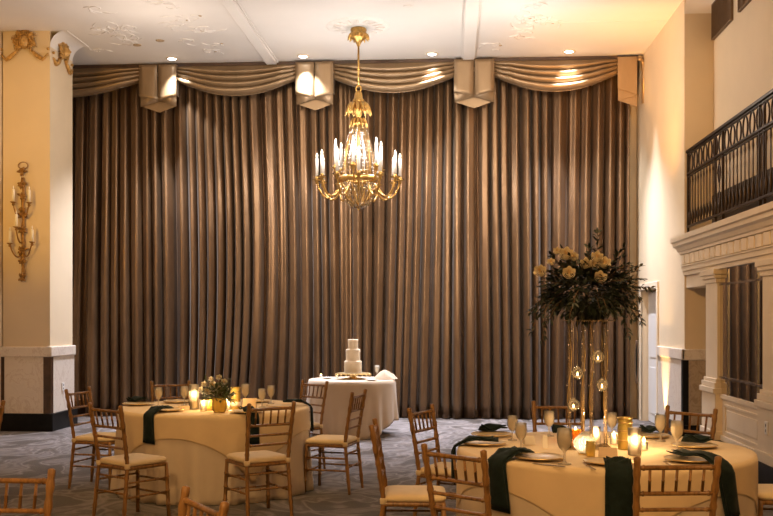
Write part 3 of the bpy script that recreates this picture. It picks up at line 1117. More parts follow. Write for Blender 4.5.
# ------------------------------------------------------------------ tables and cloths
TH = .76
class Table:
    pass
def cloth_r(tb, a, h):
    """radius of the floor-length cloth at angle a, h metres below the top"""
    t = max(0.0, min(1.0, h / TH))
    n = tb.n
    f = cos(n * a + tb.ph + 1.2 * sin(2 * a + tb.ph)) * .6 + .4 * cos((n * 1.7) // 1 * a + 2.0 + tb.ph)
    return tb.R + .012 + tb.flare * t + tb.amp * max(0.0, t - .18) ** 1.1 * (f if f < 0 else f * abs(f) ** .3)
def table(xc, zc, R, n, ph, flare, amp):
    tb = Table()
    tb.R, tb.n, tb.ph, tb.flare, tb.amp = R, n, ph, flare, amp
    tb.c = c2w(xc, zc)
    return tb
def cloth(tb, name, m, drop, off, ztop, label, cat, thick=.003, top_from=0.0, uneven=None):
    N = 168
    rows = []
    cx_, cy_ = tb.c.x, tb.c.y
    for k in (0.0, .35, .7, .9, .985):
        rows.append([((tb.R * max(k, .002)) * cos(2 * pi * i / N), (tb.R * max(k, .002)) * sin(2 * pi * i / N), ztop) for i in range(N)])
    rows.append([((tb.R + off + .004) * cos(2 * pi * i / N), (tb.R + off + .004) * sin(2 * pi * i / N), ztop - .004) for i in range(N)])
    K = 16
    for j in range(1, K + 1):
        row = []
        for i in range(N):
            a = 2 * pi * i / N
            dd = drop(a) if callable(drop) else drop
            h = .012 + (dd - .012) * j / K
            r = cloth_r(tb, a, h) + off
            row.append((r * cos(a), r * sin(a), ztop - h))
        rows.append(row)
    o = MB().grid(rows, True).build(name, m, thick=thick, offset=1)
    o.location = (cx_, cy_, 0)
    return tag(o, label, cat)
def round_table(tb, label, group):
    t = thing('round_table', (tb.c.x, tb.c.y, 0), label, 'table', group)
    R = tb.R
    MB().lathe([(0, TH - .035), (R - .012, TH - .035), (R - .002, TH - .025), (R - .002, TH - .010), (R - .010, TH - .004), (0, TH - .004)], 48).build('tabletop', M['twig'], t)
    for k in range(4):
        a = pi / 4 + pi / 2 * k
        MB().tube([(R * .55 * cos(a), R * .55 * sin(a), TH - .035), (R * .62 * cos(a), R * .62 * sin(a), 0)], .018).build('leg', M['steel'], t)

def square_drop(half, R, ang):
    def f(a):
        b_ = a - ang
        m_ = max(abs(cos(b_)), abs(sin(b_)))
        # the soft corner of a square cloth over a round top
        return min(.60, half / m_ ** .92 - R)
    return f
def cam_angle(deg):
    """angle on a table measured from straight towards the camera, positive to the image right, as world angle"""
    a = radians(deg)
    wx, wy = sin(a) * ct + cos(a) * st, sin(a) * st - cos(a) * ct
    return atan2(wy, wx)

TL = table(-1.605, 9.16, .86, 21, .6, .03, .060)
TR = table(1.372, 6.22, .905, 19, 2.1, .0, .04)
TC = table((352 - CX) / F * 13.4, 13.4, .585, 15, 1.2, .04, .060)
for tb, nm in ((TL, 'left'), (TR, 'right')):
    cloth(tb, 'tablecloth', M['cream'], TH - .006, 0.0, TH, 'floor-length cream tablecloth in soft folds on the %s round table' % nm, 'tablecloth')
cloth(TL, 'table_overlay', M['overlay'], square_drop(1.075, .87, cam_angle(-14)), .006, TH + .005, 'square ivory overlay with arched hem draped over the left round table', 'table overlay')
cloth(TR, 'table_overlay', M['overlay'], square_drop(1.075, .905, cam_angle(-55)), .006, TH + .005, 'square ivory overlay draped over the right round table with the tall flowers', 'table overlay')
def cdrop(a):
    d_ = abs((a - cam_angle(-10) + pi) % (2 * pi) - pi)
    s_ = max(0, min(1, (d_ - .5) / .9))
    return TH - .008 - .20 * s_ * s_ * (3 - 2 * s_)
cloth(TC, 'tablecloth', M['whitecloth'], cdrop, 0.0, TH, 'white tablecloth on the small round cake table before the curtain', 'tablecloth')

ZT = TH + .008      # top of the overlay
def on(px, py, h=ZT):
    p = plane_pt(px, py, h)
    return p

# napkins -----------------------------------------------------------
def napkin_hang(tb, px, py, length, lie, wd, label, skew=0.0, group='green napkins'):
    """folded napkin lying on the table near (px, py) on the rim and hanging over the edge"""
    if py is None:
        # the front rim of the table seen in image column px
        best = None
        for k in range(-899, 900):
            aa = cam_angle(k * .1)
            x, y = tb.c.x + tb.R * cos(aa), tb.c.y + tb.R * sin(aa)
            q = CX + F * (x * ct + y * st) / (-x * st + y * ct)
            if best is None or abs(q - px) < best[0]:
                best = (abs(q - px), aa)
        a = best[1]
    else:
        p = plane_pt(px, py, ZT)
        a = atan2(p.y - tb.c.y, p.x - tb.c.x)
    def layer(dz, w_, l0, l1, sk):
        path = []
        R = tb.R + .012
        for i in range(9):
            r = R - lie * (1 - l0) + (lie * (1 - l0) - .02) * i / 8
            path.append((r, ZT + .004 + dz + .027 * min(1, (R - .02 - r) / .05)))
        path.append((R - .005, ZT + .002 + dz))
        path.append((R + .014 + dz, ZT - .010))
        for i in range(1, 11):
            h = .012 + (length * l1 - .012) * i / 10
            path.append((None, h))
        rows = []
        for k in range(9):
            u = k / 8 - .5
            row = []
            for q, (r, z) in enumerate(path):
                tw = w_ * (1 - .16 * q / len(path) * 0) * u
                if r is None:
                    da = tw / tb.R
                    h = z
                    rr_ = max(cloth_r(tb, a + da, h), cloth_r(tb, a + da, h * .5)) + .022 + dz + .006 * sin(5 * u + 9 * h)
                    aa = a + da + sk * h / tb.R
                    row.append((rr_ * cos(aa), rr_ * sin(aa), ZT - h - .012 * u))
                else:
                    x = r
                    crease = .007 * sin(9 * u + q) * (1 if q < 7 else .2) + .006
                    row.append((x * cos(a) - tw * sin(a), x * sin(a) + tw * cos(a), z + crease * (1 if q < 9 else .3)))
            rows.append(row)
        return rows
    b_ = MB()
    b_.grid(layer(.002, wd, 0, 1.0, skew))
    b_.grid(layer(.012, wd * .82, .12, .93, skew + .03))
    o = b_.build('napkin', M['napkin'], thick=.006)
    o.location = (tb.c.x, tb.c.y, 0)
    return tag(o, label, 'napkin', group)
def napkin_flat(px, py, L_, W_, rz, label, z=ZT + .026, group='green napkins'):
    p = plane_pt(px, py, ZT)
    b_ = MB()
    r_ = random.Random(int(px * 10))
    ph = r_.random() * 6
    for lay in range(2):
        rows = []
        for j in range(9):
            v = j / 8 - .5
            rows.append([(L_ * (1 - .12 * lay) * (i / 14 - .5), W_ * (1 - .15 * lay) * v * (1 - .25 * (i / 14)), .004 + .014 * lay + .009 * (1 + sin(i * .55 + 4 * v + ph)) + .010 * sin(3.2 * v + .35 * i + ph)) for i in range(15)])
        b_.grid(rows)
    o = b_.build('napkin', M['napkin'], thick=.006)
    o.location = (p.x, p.y, z)
    o.rotation_euler = (0, 0, rz)
    return tag(o, label, 'napkin', group)

# plates ------------------------------------------------------------
def make_plate():
    t = thing('dinner_plate', (0, 0, 0), '', 'plate')
    MB().lathe([(0, .004), (.085, .004), (.105, .010), (.142, .018), (.142, .021), (.104, .014), (.083, .008), (0, .008)], 32).build('dish', M['charger'], t)
    MB().tube(ring((0, 0), .143, 32, .0195), .0035, 6, True).build('gold_rim', M['goldpale'], t)
    return t
plate0 = make_plate()
pu = [False]
def plate(px, py, label, group):
    o = plate0 if not pu[0] else copy_tree(plate0)
    pu[0] = True
    p = on(px, py)
    o.location = (p.x, p.y, ZT - .003)
    tag(o, label, 'plate', group)

# goblets -----------------------------------------------------------
def make_goblet():
    t = thing('water_goblet', (0, 0, 0), '', 'glass')
    MB().lathe([(0, .004), (.034, .002), (.034, .0), (.0345, .004), (.012, .010), (.006, .020), (.0055, .055), (.010, .066), (.026, .082), (.036, .105), (.0385, .135), (.0355, .180), (.034, .180), (.037, .135), (.0345, .107), (.024, .085), (.006, .073), (0, .072)], 20).build('bowl', M['glass'], t)
    MB().lathe([(0, .075), (.006, .076), (.0235, .088), (.0335, .108), (.036, .135), (.0355, .158), (.018, .164), (0, .160)], 18).build('iced_water', M['water'], t)
    return t
gob0 = make_goblet()
gu = [False]
def goblet(px, py, sc_, label, group):
    o = gob0 if not gu[0] else copy_tree(gob0)
    gu[0] = True
    p = on(px, py)
    o.location = (p.x, p.y, ZT - .002)
    o.scale = (sc_, sc_, sc_)
    tag(o, label, 'glass', group)

# small table ware ---------------------------------------------------
def hurricane(px, py, r, h, label, mat='frost', flame=True, wax_h=.4):
    p = on(px, py)
    zg = ZT + .008 if label.endswith('rods') else ZT - .003
    t = thing('candle_glass', (p.x, p.y, zg), label, 'candle holder')
    MB().lathe([(0, .003), (r * .95, .003), (r, .010), (r, h), (r * .94, h), (r * .93, .014), (0, .012)], 20).build('glass_cylinder', M[mat], t)
    c_ = thing('pillar_candle', (p.x, p.y, zg + .014), 'lit candle inside ' + label, 'candle')
    wh = h * wax_h
    MB().lathe([(0, 0), (r * .6, 0), (r * .62, wh * .95), (r * .5, wh), (0, wh * .97)], 14).build('wax', M['wax'], c_)
    if flame:
        MB().lathe([(0, wh), (.007, wh + .010), (.009, wh + .020), (.005, wh + .034), (0, wh + .046)], 8).build('flame', M['flame'], c_)
        LF.append((p.x, p.y, zg + .014 + wh + .025, r))
LF = []
def card(px, py, w_, h, label, mat='card', rz=0.0):
    p = on(px, py)
    o = MB().prism([(0, 0), (.003, 0), (.026, h), (.049, 0), (.052, 0), (.027, h + .004), (.025, h + .004)], (-w_ / 2, w_ / 2), lambda u, v, q: (q, u - .026, v)).build('folded_card', M[mat])
    o.location = (p.x, p.y, ZT - .002)
    o.rotation_euler = (0, 0, rz)
    return tag(o, label, 'card')
def cutlery(px, py, rz, kind, label, group):
    p = on(px, py)
    b_ = MB()
    if kind == 'knife':
        b_.box(-.006, .006, -.11, 0, .001, .006)
        b_.box(-.009, .008, 0, .10, .002, .004)
    else:
        b_.box(-.005, .005, -.10, .02, .001, .005)
        for q in (-.009, -.003, .003, .009):
            b_.box(q - .0015, q + .0015, .04, .085, .003, .005)
        b_.box(-.0105, .0105, .02, .042, .002, .005)
    o = b_.build(kind, M['steel'], bevel=.001)
    o.location = (p.x, p.y, ZT - .002)
    o.rotation_euler = (0, 0, rz)
    return tag(o, label, kind, group)

def towards(tb, px, py):
    p = on(px, py)
    return atan2(tb.c.y - p.y, tb.c.x - p.x)

# ---- right table
GN, GG, GP = 'green napkins on the right table', 'water goblets on the right table', 'plates on the right table'
napkin_hang(TR, 500, None, .29, .22, .150, 'dark green napkin hanging at front left of right table, twisted along its plate', .10, GN)
napkin_hang(TR, 618.5, None, .36, .10, .145, 'dark green napkin hanging straight down at front centre of right table', 0, GN)
napkin_hang(TR, 720, None, .30, .34, .13, 'dark green napkin hanging behind the right post of the front chair', .22, GN)
napkin_hang(TR, 458, 445, .24, .26, .10, 'dark green napkin trailing off the left edge of right table', 0, GN)
napkin_flat(493, 433.5, .20, .09, .1, 'dark green napkin lying at back left of right table beside the tall flute', group=GN)
napkin_flat(649, 435, .13, .10, -.3, 'dark green napkin lying on the right table before the white door', group=GN)
napkin_flat(697, 445.5, .18, .085, .05, 'dark green napkin lying at the right side of right table under the back right chair', group=GN)
napkin_flat(560, 435, .11, .07, .1, 'dark green napkin behind the rear goblet on right table', group=GN)
for px, py, lb in ((540, 459, 'gold-rimmed plate at front left of right table under a napkin end'),
                   (609, 463.5, 'gold-rimmed plate at front centre of right table under a hanging napkin'),
                   (690, 461, 'gold-rimmed plate behind the front chair under a long hanging green napkin'),
                   (694, 447, 'gold-rimmed plate at the right side of right table under a flat napkin'),
                   (492, 436, 'gold-rimmed plate at back left of right table under a flat napkin'),
                   (484, 444.5, 'gold-rimmed plate at left side of right table beside a trailing napkin'),
                   (648, 437, 'gold-rimmed plate at back right of right table under a flat napkin')):
    plate(px, py, lb, GP)
goblet(512.5, 440, .92, 'farther of two overlapping goblets at back left of right table', GG)
goblet(521, 450, .95, 'nearer of two overlapping goblets at back left of right table', GG)
goblet(549, 436, .98, 'goblet standing before the chair behind right table', GG)
goblet(564.5, 464, 1.12, 'tallest bright goblet at front of right table, left of the ribbed candle lamp', GG)
goblet(612, 437, .95, 'goblet right of the flower stand rods, partly behind the gold vase', GG)
goblet(660.5, 441, .98, 'left of two goblets at right on right table, before the white pier', GG)
goblet(677, 450, 1.02, 'right of two goblets at right on right table, nearest the front chair', GG)
hurricane(634.5, 455, .040, .165, 'clear candle glass glowing white on right table, right of the gold vase', wax_h=.35)
hurricane(596, 446, .030, .115, 'clear candle glass among the flower stand rods', wax_h=.35)
hurricane(614, 444, .024, .07, 'small votive glass between the card and the gold vase', wax_h=.4)
hurricane(644, 450, .024, .055, 'small votive glass right of the large candle glass on right table', wax_h=.5)
hurricane(575.5, 440, .036, .075, 'round amber votive glass behind the ribbed candle lamp', 'amberdeep', wax_h=.45)
card(608, 459, .105, .066, 'tan folded card on right table below the flower stand')
card(545, 447.5, .03, .075, 'small white folded card on right table between two goblets', 'cardwhite')
card(529, 444, .07, .05, 'low white folded card behind the nearer goblet pair', 'cardwhite', .3)
p = on(584, 454)
t = thing('ribbed_candle_lamp', (p.x, p.y, ZT - .003), 'white ribbed round candle lamp on right table beside an amber base', 'candle lamp')
b_ = MB()
for k in range(22):
    a = 2 * pi * k / 22
    b_.tube([((.012 + .046 * sin(pi * s_)) * cos(a), (.012 + .046 * sin(pi * s_)) * sin(a), .008 + .118 * s_) for s_ in [i / 10 for i in range(11)]], .0078, 5)
b_.build('ribbed_shade', M['glow'], t)
lamp_pts = (p.x, p.y, ZT + .06)
MB().lathe([(0, 0), (.035, 0), (.035, .008), (0, .010)], 16).build('base', M['goldpale'], t)
p = on(590.5, 456)
o = MB().lathe([(0, 0), (.026, 0), (.029, .03), (.029, .085), (.026, .09), (.024, .01), (0, .008)], 18).build('amber_tumbler', M['amber'])
o.location = (p.x, p.y, ZT - .002)
tag(o, 'amber tumbler just right of the ribbed candle lamp', 'glass')
p = on(625, 449)
t = thing('banded_vase', (p.x, p.y, ZT - .003), 'tall gold banded glass vase on right table beside the flower rods', 'vase')
MB().lathe([(0, 0), (.043, 0), (.045, .01), (.045, .20), (.041, .20), (.041, .012), (0, .01)], 22).build('body', M['amber'], t)
for z_ in (.06, .12, .17, .198):
    MB().tube(ring((0, 0), .0455, 24, z_), .004, 6, True).build('band', M['goldpale'], t)
for px, py, kd, rz, lb in ((548, 465, 'knife', .9, 'steel knife at front left of right table'), (553, 463, 'fork', .95, 'steel fork at front left of right table beside the knife'),
                           (590, 467, 'fork', .15, 'steel fork left of the front centre plate'), (668, 464, 'knife', .0, 'steel knife left of the plate behind the front chair')):
    cutlery(px, py, rz, kd, lb, 'cutlery on the right table')

# flower stand with tall rods
ps_ = c2w((588 - CX) / F * 6.22, 6.22)
stt = thing('flower_stand', (ps_.x, ps_.y, ZT - .003), 'tall flower stand of clear rods carrying the big arrangement on right table', 'flower stand')
SH = .80
MB().box(-.14, .14, -.14, .14, 0, .010).build('base_plate', M['acrylic'], stt, bevel=.003)
MB().box(-.15, .15, -.15, .15, SH, SH + .010).build('top_plate', M['acrylic'], stt, bevel=.003)
rods = []
for (px, zz_) in ((569.5, 6.14), (583, 6.34), (591.5, 6.10), (605.5, 6.30)):
    q = c2w((px - CX) / F * zz_, zz_)
    x, y = q.x - ps_.x, q.y - ps_.y
    rods.append((x, y))
    MB().tube([(x, y, .01), (x, y, SH)], .012, 12).build('rod', M['acrylic'], stt)
    b_ = MB()
    n = 70
    b_.tube([(x + .0135 * cos(i * .12), y + .0135 * sin(i * .12), .02 + (SH - .04) * i / n) for i in range(n + 1)], .0026, 5)
    b_.build('gold_wire', M['goldpale'], stt)
    b_ = MB()
    for i in range(9):
        a = i * 2.4
        b_.ball((x + .016 * cos(a), y + .016 * sin(a), .06 + i * .085), .0027, 6, 4)
    b_.build('fairy_light', M['fairy'], stt)
# hanging globes
glo = [(598, 357, 6.08, 'topmost of the four hanging glass globes'), (577.5, 373, 6.12, 'hanging glass globe second from the top, left of the rods'),
       (602, 385, 6.08, 'hanging glass globe third from the top, rightmost low one'), (573.5, 405, 6.05, 'lowest of the four hanging glass globes')]
for px, py, z, lb in glo:
    q = at(px, z, py)
    t = thing('hanging_globe', (q.x, q.y, q.z), lb, 'candle globe', 'glass globes hung from the flower stand')
    r = .040
    rows = []
    MB().lathe([(.003, -r * .99), (r * .35, -r * .93), (r * .7, -r * .71), (r * .95, -r * .3), (r, 0), (r * .93, r * .37), (r * .7, r * .71), (r * .35, r * .94), (.007, r * 1.02), (.006, r * 1.2), (0, r * 1.22)], 18).build('globe', M['clear'], t)
    MB().tube([(0, 0, r * 1.2), (0, 0, ZT + SH - q.z - .004)], .0012, 5).build('cord', M['goldpale'], t)
    MB().tube([(.028 * cos(a), -.033, .028 * sin(a)) for a in [2 * pi * i / 16 for i in range(16)]], .0018, 5, True).build('opening_rim', M['glass'], t)
    c_ = thing('tealight', (q.x, q.y, q.z - .030), 'lit tealight inside the ' + lb, 'candle', 'tealights in the hanging globes')
    MB().lathe([(0, 0), (.016, 0), (.017, .012), (0, .012)], 12).build('cup', M['wax'], c_)
    MB().lathe([(0, .012), (.004, .016), (.0055, .022), (.003, .03), (0, .038)], 8).build('flame', M['flame'], c_)

def rose(b_, hb, c_, r, axis, rnd):
    """layered petals round an axis"""
    z = Vector(axis).normalized()
    x = z.orthogonal().normalized()
    y = z.cross(x)
    def P(u, v, w_):
        return Vector(c_) + x * u + y * v + z * w_
    for lay, (n, r0, r1, lift) in enumerate(((3, .08, .26, .62), (4, .35, .52, .66), (5, .55, .78, .56), (6, .70, .98, .34))):
        for k in range(n):
            a = 2 * pi * k / n + lay * .5 + rnd.random() * .3
            rows = []
            for j in range(4):
                t = j / 3
                row = []
                for i in range(5):
                    s_ = (i / 4 - .5) * 2
                    aa = a + s_ * (pi / n) * 1.15 * sin(pi * (.25 + .6 * t))
                    rr_ = r * (r0 + (r1 - r0) * sin(pi / 2 * t)) * (1 - .08 * s_ * s_)
                    hh = r * (-.45 + (lift + .45) * t - .12 * s_ * s_ * t)
                    row.append(P(rr_ * cos(aa), rr_ * sin(aa), hh))
                rows.append(row)
            (hb if lay == 0 else b_).grid(rows)

def leaf(b_, p, d, L_, W_, up):
    d = Vector(d).normalized()
    s_ = d.cross(Vector(up))
    s_ = s_.normalized() if s_.length > 1e-4 else d.orthogonal().normalized()
    n = s_.cross(d)
    p = Vector(p)
    pts = [p, p + d * L_ * .35 + s_ * W_ * .5 + n * W_ * .12, p + d * L_ * .75 + s_ * W_ * .36 - n * W_ * .05, p + d * L_ - n * L_ * .12, p + d * L_ * .75 - s_ * W_ * .36 - n * W_ * .05, p + d * L_ * .35 - s_ * W_ * .5 + n * W_ * .12, p + d * L_ * .5 - n * W_ * .08]
    b_.add(pts, [(0, 1, 6), (1, 2, 6), (2, 3, 6), (3, 4, 6), (4, 5, 6), (5, 0, 6)])

# big arrangement
ZA = 6.22
ac = at(587, ZA, 291)
arr = thing('flower_arrangement', (ps_.x, ps_.y, ZT + SH + .012), 'large arrangement of cream roses in dark trailing greenery on the clear rods', 'flower arrangement')
O = Vector((ps_.x, ps_.y, ZT + SH + .012))
rnd = random.Random(11)
AC = Vector((ac.x, ac.y, ac.z)) - O
fo, tw = MB(), MB()
ex, ey, ez = .275, .24, .17
for i in range(1150):
    a, ph = rnd.random() * 2 * pi, math.acos(1 - 2 * rnd.random())
    rr_ = .35 + .65 * rnd.random() ** .5
    dv = Vector((sin(ph) * cos(a), sin(ph) * sin(a), cos(ph)))
    p = AC + Vector((dv.x * ex, dv.y * ey, dv.z * ez)) * rr_
    dd = dv + Vector((rnd.gauss(0, .5), rnd.gauss(0, .5), rnd.gauss(0, .5) - .1))
    leaf(fo, p, dd, .045 + .035 * rnd.random(), .020 + .014 * rnd.random(), (rnd.gauss(0, .3), rnd.gauss(0, .3), 1))
def spray(start, dirv, L_, droop, n, size):
    p = Vector(start)
    d_ = Vector(dirv).normalized()
    pts = [p.copy()]
    for i in range(n):
        d_ = (d_ + Vector((rnd.gauss(0, .06), rnd.gauss(0, .06), -droop))).normalized()
        p = p + d_ * (L_ / n)
        pts.append(p.copy())
        for sg in (-1, 1):
            sd = d_.cross(Vector((rnd.gauss(0, .3), rnd.gauss(0, .3), 1))).normalized() * sg
            leaf(fo, p, d_ * .7 + sd * .8 + Vector((0, 0, rnd.gauss(0, .3))), size * (.8 + .5 * rnd.random()), size * .42, (rnd.gauss(0, .4), rnd.gauss(0, .4), 1))
    leaf(fo, p, d_, size, size * .4, (0, 0, 1))
    tw.tube(pts, [.0028] * len(pts), 5)
for i in range(46):
    a = 2 * pi * i / 46 + rnd.gauss(0, .1)
    el = rnd.choice((-.35, -.15, .1, .3, .6, .95))
    dv = Vector((cos(a) * cos(el), sin(a) * cos(el), sin(el)))
    st0 = AC + Vector((dv.x * ex, dv.y * ey, dv.z * ez)) * .75
    spray(st0, dv, .13 + .10 * rnd.random() * (1.0 if el < .5 else .6), .16 if el < .3 else .05, 6, .042)
# the long trails left and right and the tall twig, in metres from the middle
for (dx_, dz_, vx_, vz_, L_, dr) in ((-.22, -.04, -.9, -.2, .26, .30), (-.18, -.08, -.8, -.4, .26, .30), (-.20, .0, -1, .1, .18, .22), (.22, .02, 1, .15, .17, .04), (.20, -.03, .9, -.2, .22, .25), (.17, -.08, .6, -.5, .22, .3), (.20, .06, 1, .2, .14, .02), (.05, .16, .15, 1, .20, .0), (-.12, .14, -.3, 1, .13, .0), (.14, .14, .4, 1, .15, .0), (.0, .15, -.1, 1, .12, 0)):
    spray(AC + Vector((dx_, -.05, dz_)), (vx_, -.1, vz_), L_, dr, 8, .042)
fo.build('foliage', M['leaf'], arr)
tw.build('twigs', M['twig'], arr)
for (px, py, r) in ((540, 271.5, .036), (566, 254, .040), (569, 273, .036), (586, 264, .034), (594, 265, .03), (597, 257, .034), (604.5, 263, .036), (600.5, 277, .034), (557, 251, .022), (551, 262, .022), (574, 257, .026)):
    # on the front of the mound
    r *= 1.2
    q = at(px, ZA, py) - O
    e2 = ((q - AC).x / ex) ** 2 + ((q - AC).z / ez) ** 2
    z = ZA - ey * sqrt(max(.04, 1 - e2)) - (.085 if r > .025 else .01)
    q = at(px, z, py) - O
    b_, hb = MB(), MB()
    ax = (q - AC)
    ax = Vector((ax.x * .7, -.8, ax.z + .25))
    rose(b_, hb, q, r, ax, rnd)
    o = b_.build('rose', M['rose'], arr)
    hb.build('rose_heart', M['roseheart'], o)

# ---- left table
GN2, GG2, GP2 = 'green napkins on the left table', 'water goblets on the left table', 'plates on the left table'
napkin_hang(TL, 151, None, .25, .24, .115, 'dark green napkin hanging at front left of left table', .04, GN2)
napkin_hang(TL, 251, None, .27, .16, .115, 'dark green napkin hanging behind the back of the front right chair', 0, GN2)
napkin_hang(TL, 308.5, 405, .25, .24, .10, 'dark green napkin hanging off the right side of left table', 0, GN2)
napkin_flat(138, 403.5, .20, .10, .1, 'dark green napkin on the plate at the far left of left table', group=GN2)
for px, py, lb in ((168, 411, 'plate at front left of left table under a green napkin'), (246, 412.6, 'plate at front right of left table under a green napkin'),
                   (282, 407, 'plate at right side of left table beside a draped napkin'), (138, 405, 'plate at far left of left table under a flat napkin'), (178, 402.5, 'plate at the back of left table before the rear chair'),
                   (256, 402, 'plate at back right of left table behind the goblets')):
    plate(px, py, lb, GP2)
goblet(158.5, 406, .98, 'leftmost goblet on left table, before the chair behind it', GG2)
goblet(184.5, 405, 1.0, 'goblet on left table just left of the glowing candle glass', GG2)
goblet(245.5, 404, 1.08, 'goblet on left table right of the straight amber vase', GG2)
goblet(262, 407, .95, 'nearer of the two rightmost goblets on left table', GG2)
goblet(271, 403.5, .98, 'farther of the two rightmost goblets on left table', GG2)
hurricane(194, 409, .046, .225, 'tall clear candle glass glowing at the middle of left table', wax_h=.45)
hurricane(203.5, 411, .028, .10, 'small clear candle glass left of the amber bowl', wax_h=.4)
hurricane(228.5, 410.5, .022, .085, 'slim votive glass between amber bowl and straight amber vase', wax_h=.4)
card(249.5, 409.5, .12, .10, 'tan folded card on left table beside the straight amber vase')
card(184, 409.5, .10, .03, 'low tan folded card at front of left table', 'card', .2)
p = on(235.5, 409)
t = thing('amber_vase', (p.x, p.y, ZT - .003), 'straight amber glass vase with pale band on left table right of the bouquet', 'vase')
MB().lathe([(0, 0), (.042, 0), (.045, .01), (.045, .195), (.047, .20), (.042, .20), (.041, .012), (0, .010)], 22).build('body', M['amber'], t)
MB().lathe([(.0475, .03), (.048, .03), (.048, .07), (.0475, .07)], 20, closed=True).build('label_band', M['cardwhite'], t)
p = on(219.5, 412)
t = thing('amber_bowl', (p.x, p.y, ZT - .003), 'amber glass bowl holding the white bouquet on left table', 'vase')
MB().lathe([(0, 0), (.045, 0), (.060, .015), (.066, .06), (.063, .115), (.066, .13), (.062, .13), (.059, .115), (.061, .06), (.055, .018), (0, .01)], 24).build('bowl', M['amber'], t)
hurricane(209, 410, .033, .105, 'amber votive glass left of the amber bowl', 'amber', wax_h=.35)
bo = thing('white_bouquet', (p.x, p.y, ZT + .10), 'bouquet of white blooms and greenery in the amber bowl on left table', 'flowers')
O2 = Vector((p.x, p.y, ZT + .10))
fo, rn = MB(), random.Random(21)
rnd = rn
for i in range(230):
    a, ph = rn.random() * 2 * pi, math.acos(rn.random())
    dv = Vector((sin(ph) * cos(a), sin(ph) * sin(a), cos(ph)))
    q = Vector((dv.x * .13 - .01, dv.y * .11, dv.z * .13 + .005)) * (.4 + .6 * rn.random())
    leaf(fo, q, dv + Vector((rn.gauss(0, .4), rn.gauss(0, .4), rn.gauss(0, .4))), .04 + .03 * rn.random(), .016 + .012 * rn.random(), (rn.gauss(0, .3), rn.gauss(0, .3), 1))
for (dx_, dz_) in ((-.16, .06), (.14, .05), (-.1, .14), (.08, .15)):
    for k in range(8):
        leaf(fo, (dx_ * (.6 + .08 * k), -.03, dz_ * (.6 + .08 * k) + .02), (dx_ * 4 + rn.gauss(0, .4), rn.gauss(0, .5), .4 + rn.gauss(0, .4)), .045, .018, (0, 0, 1))
fo.build('foliage', M['leafpale'], bo)
tw = MB()
for i in range(7):
    a = i * .9
    tw.tube([(.015 * cos(a), .015 * sin(a), -.075), (.045 * cos(a), .045 * sin(a), .06)], .003, 5)
tw.build('stems', M['twig'], bo)
zb_ = 8.95
for (px, py, r) in ((208, 391, .038), (213, 385, .038), (220, 389, .044), (215, 393, .030), (204, 384, .028), (224, 382, .032), (219, 377.5, .028), (211, 379, .024), (201, 389, .024), (226, 389, .026)):
    q = at(px, 8.64 - .10 if r > .027 else 8.64 - .05, py) - O2
    b_, hb = MB(), MB()
    rose(b_, hb, q, r, (q.x * 2, -.8, q.z + .2), rn)
    o = b_.build('bloom', M['bloom'], bo)
    hb.build('bloom_heart', M['roseheart'], o)

# ---- cake table
ZK = TH + .003
pc = c2w((353 - CX) / F * 13.4, 13.4)
cs = thing('cake_stand', (pc.x, pc.y, ZK), 'low gold cake stand under the three-tier cake', 'cake stand')
MB().lathe([(0, 0), (.13, 0), (.12, .012), (.05, .020), (.04, .045), (.07, .055), (.225, .060), (.235, .066), (.235, .078), (.225, .080), (0, .080)], 32).build('stand', M['goldpale'], cs)
b_ = MB()
for k in range(20):
    a = 2 * pi * k / 20
    b_.ball((.238 * cos(a), .238 * sin(a), .058), .014, 6, 4)
b_.build('beaded_rim', M['goldpale'], cs)
ck = thing('wedding_cake', (pc.x, pc.y, ZK + .080), 'three-tier cream cake on a gold stand before the curtain', 'cake')
z = 0
rr_ = random.Random(9)
for r, h in ((.120, .165), (.098, .160), (.070, .135)):
    b_ = MB()
    rows = []
    for (k, zz_) in ((.02, 0), (1, 0), (1.005, .1), (1, .3), (1.003, .5), (1, .7), (1.004, .93), (.96, 1), (.02, 1)):
        rows.append([(r * k * cos(2 * pi * i / 28) * (1 + .01 * sin(i * 2.7 + zz_ * 9)), r * k * sin(2 * pi * i / 28) * (1 + .01 * sin(i * 1.9 + zz_ * 7)), z + h * zz_) for i in range(28)])
    b_.grid(rows, True)
    o = b_.build('tier', M['icing'], ck)
    MB().tube(ring((0, 0), r + .002, 28, z + .007), .006, 6, True).build('piped_border', M['icing'], o)
    z += h
b_ = MB()
b_.tube([(-.01, 0, z - .01), (0, 0, z + .05), (.03, 0, z + .075), (.05, .01, z + .06)], .003, 5)
b_.tube([(0, 0, z - .01), (-.005, 0, z + .04), (-.03, 0, z + .07)], .003, 5)
b_.build('topper_sprig', M['twig'], ck)
def low(px, py, label, kind='dessert_plate'):
    p = plane_pt(px, py, ZK)
    t = thing(kind, (p.x, p.y, ZK), label, 'plate', 'small plates on the cake table')
    MB().lathe([(0, .003), (.05, .003), (.085, .014), (.085, .018), (.05, .007), (0, .007)], 20).build('dish', M['plate'], t)
low(327, 378.5, 'small white plate on the cake table at far left')
low(371.5, 380.6, 'small white plate on the cake table right of the gold stand')
p = plane_pt(385, 379, ZK)
rows = []
for j in range(9):
    v = j / 8
    rows.append([((.155 * (1 - v) ** .8 + .004) * cos(2 * pi * i / 24) * (1 + .12 * sin(3 * i * .52 + 3 * v)), (.12 * (1 - v) ** .8 + .004) * sin(2 * pi * i / 24), .002 + .125 * v ** .9 + .010 * sin(i * 1.3 + 5 * v) * (1 - v) * v * 4) for i in range(24)])
o = MB().grid(rows, True).build('folded_cloth', M['whitecloth'])
o.location = (p.x, p.y, ZK)
tag(o, 'heaped white cloth on the right side of the cake table', 'cloth')
pk = plane_pt(377, 376.8, ZK)
t = copy_tree(gob0)
t.location = (pk.x, pk.y, ZK)
t.scale = (.9, .9, .9)
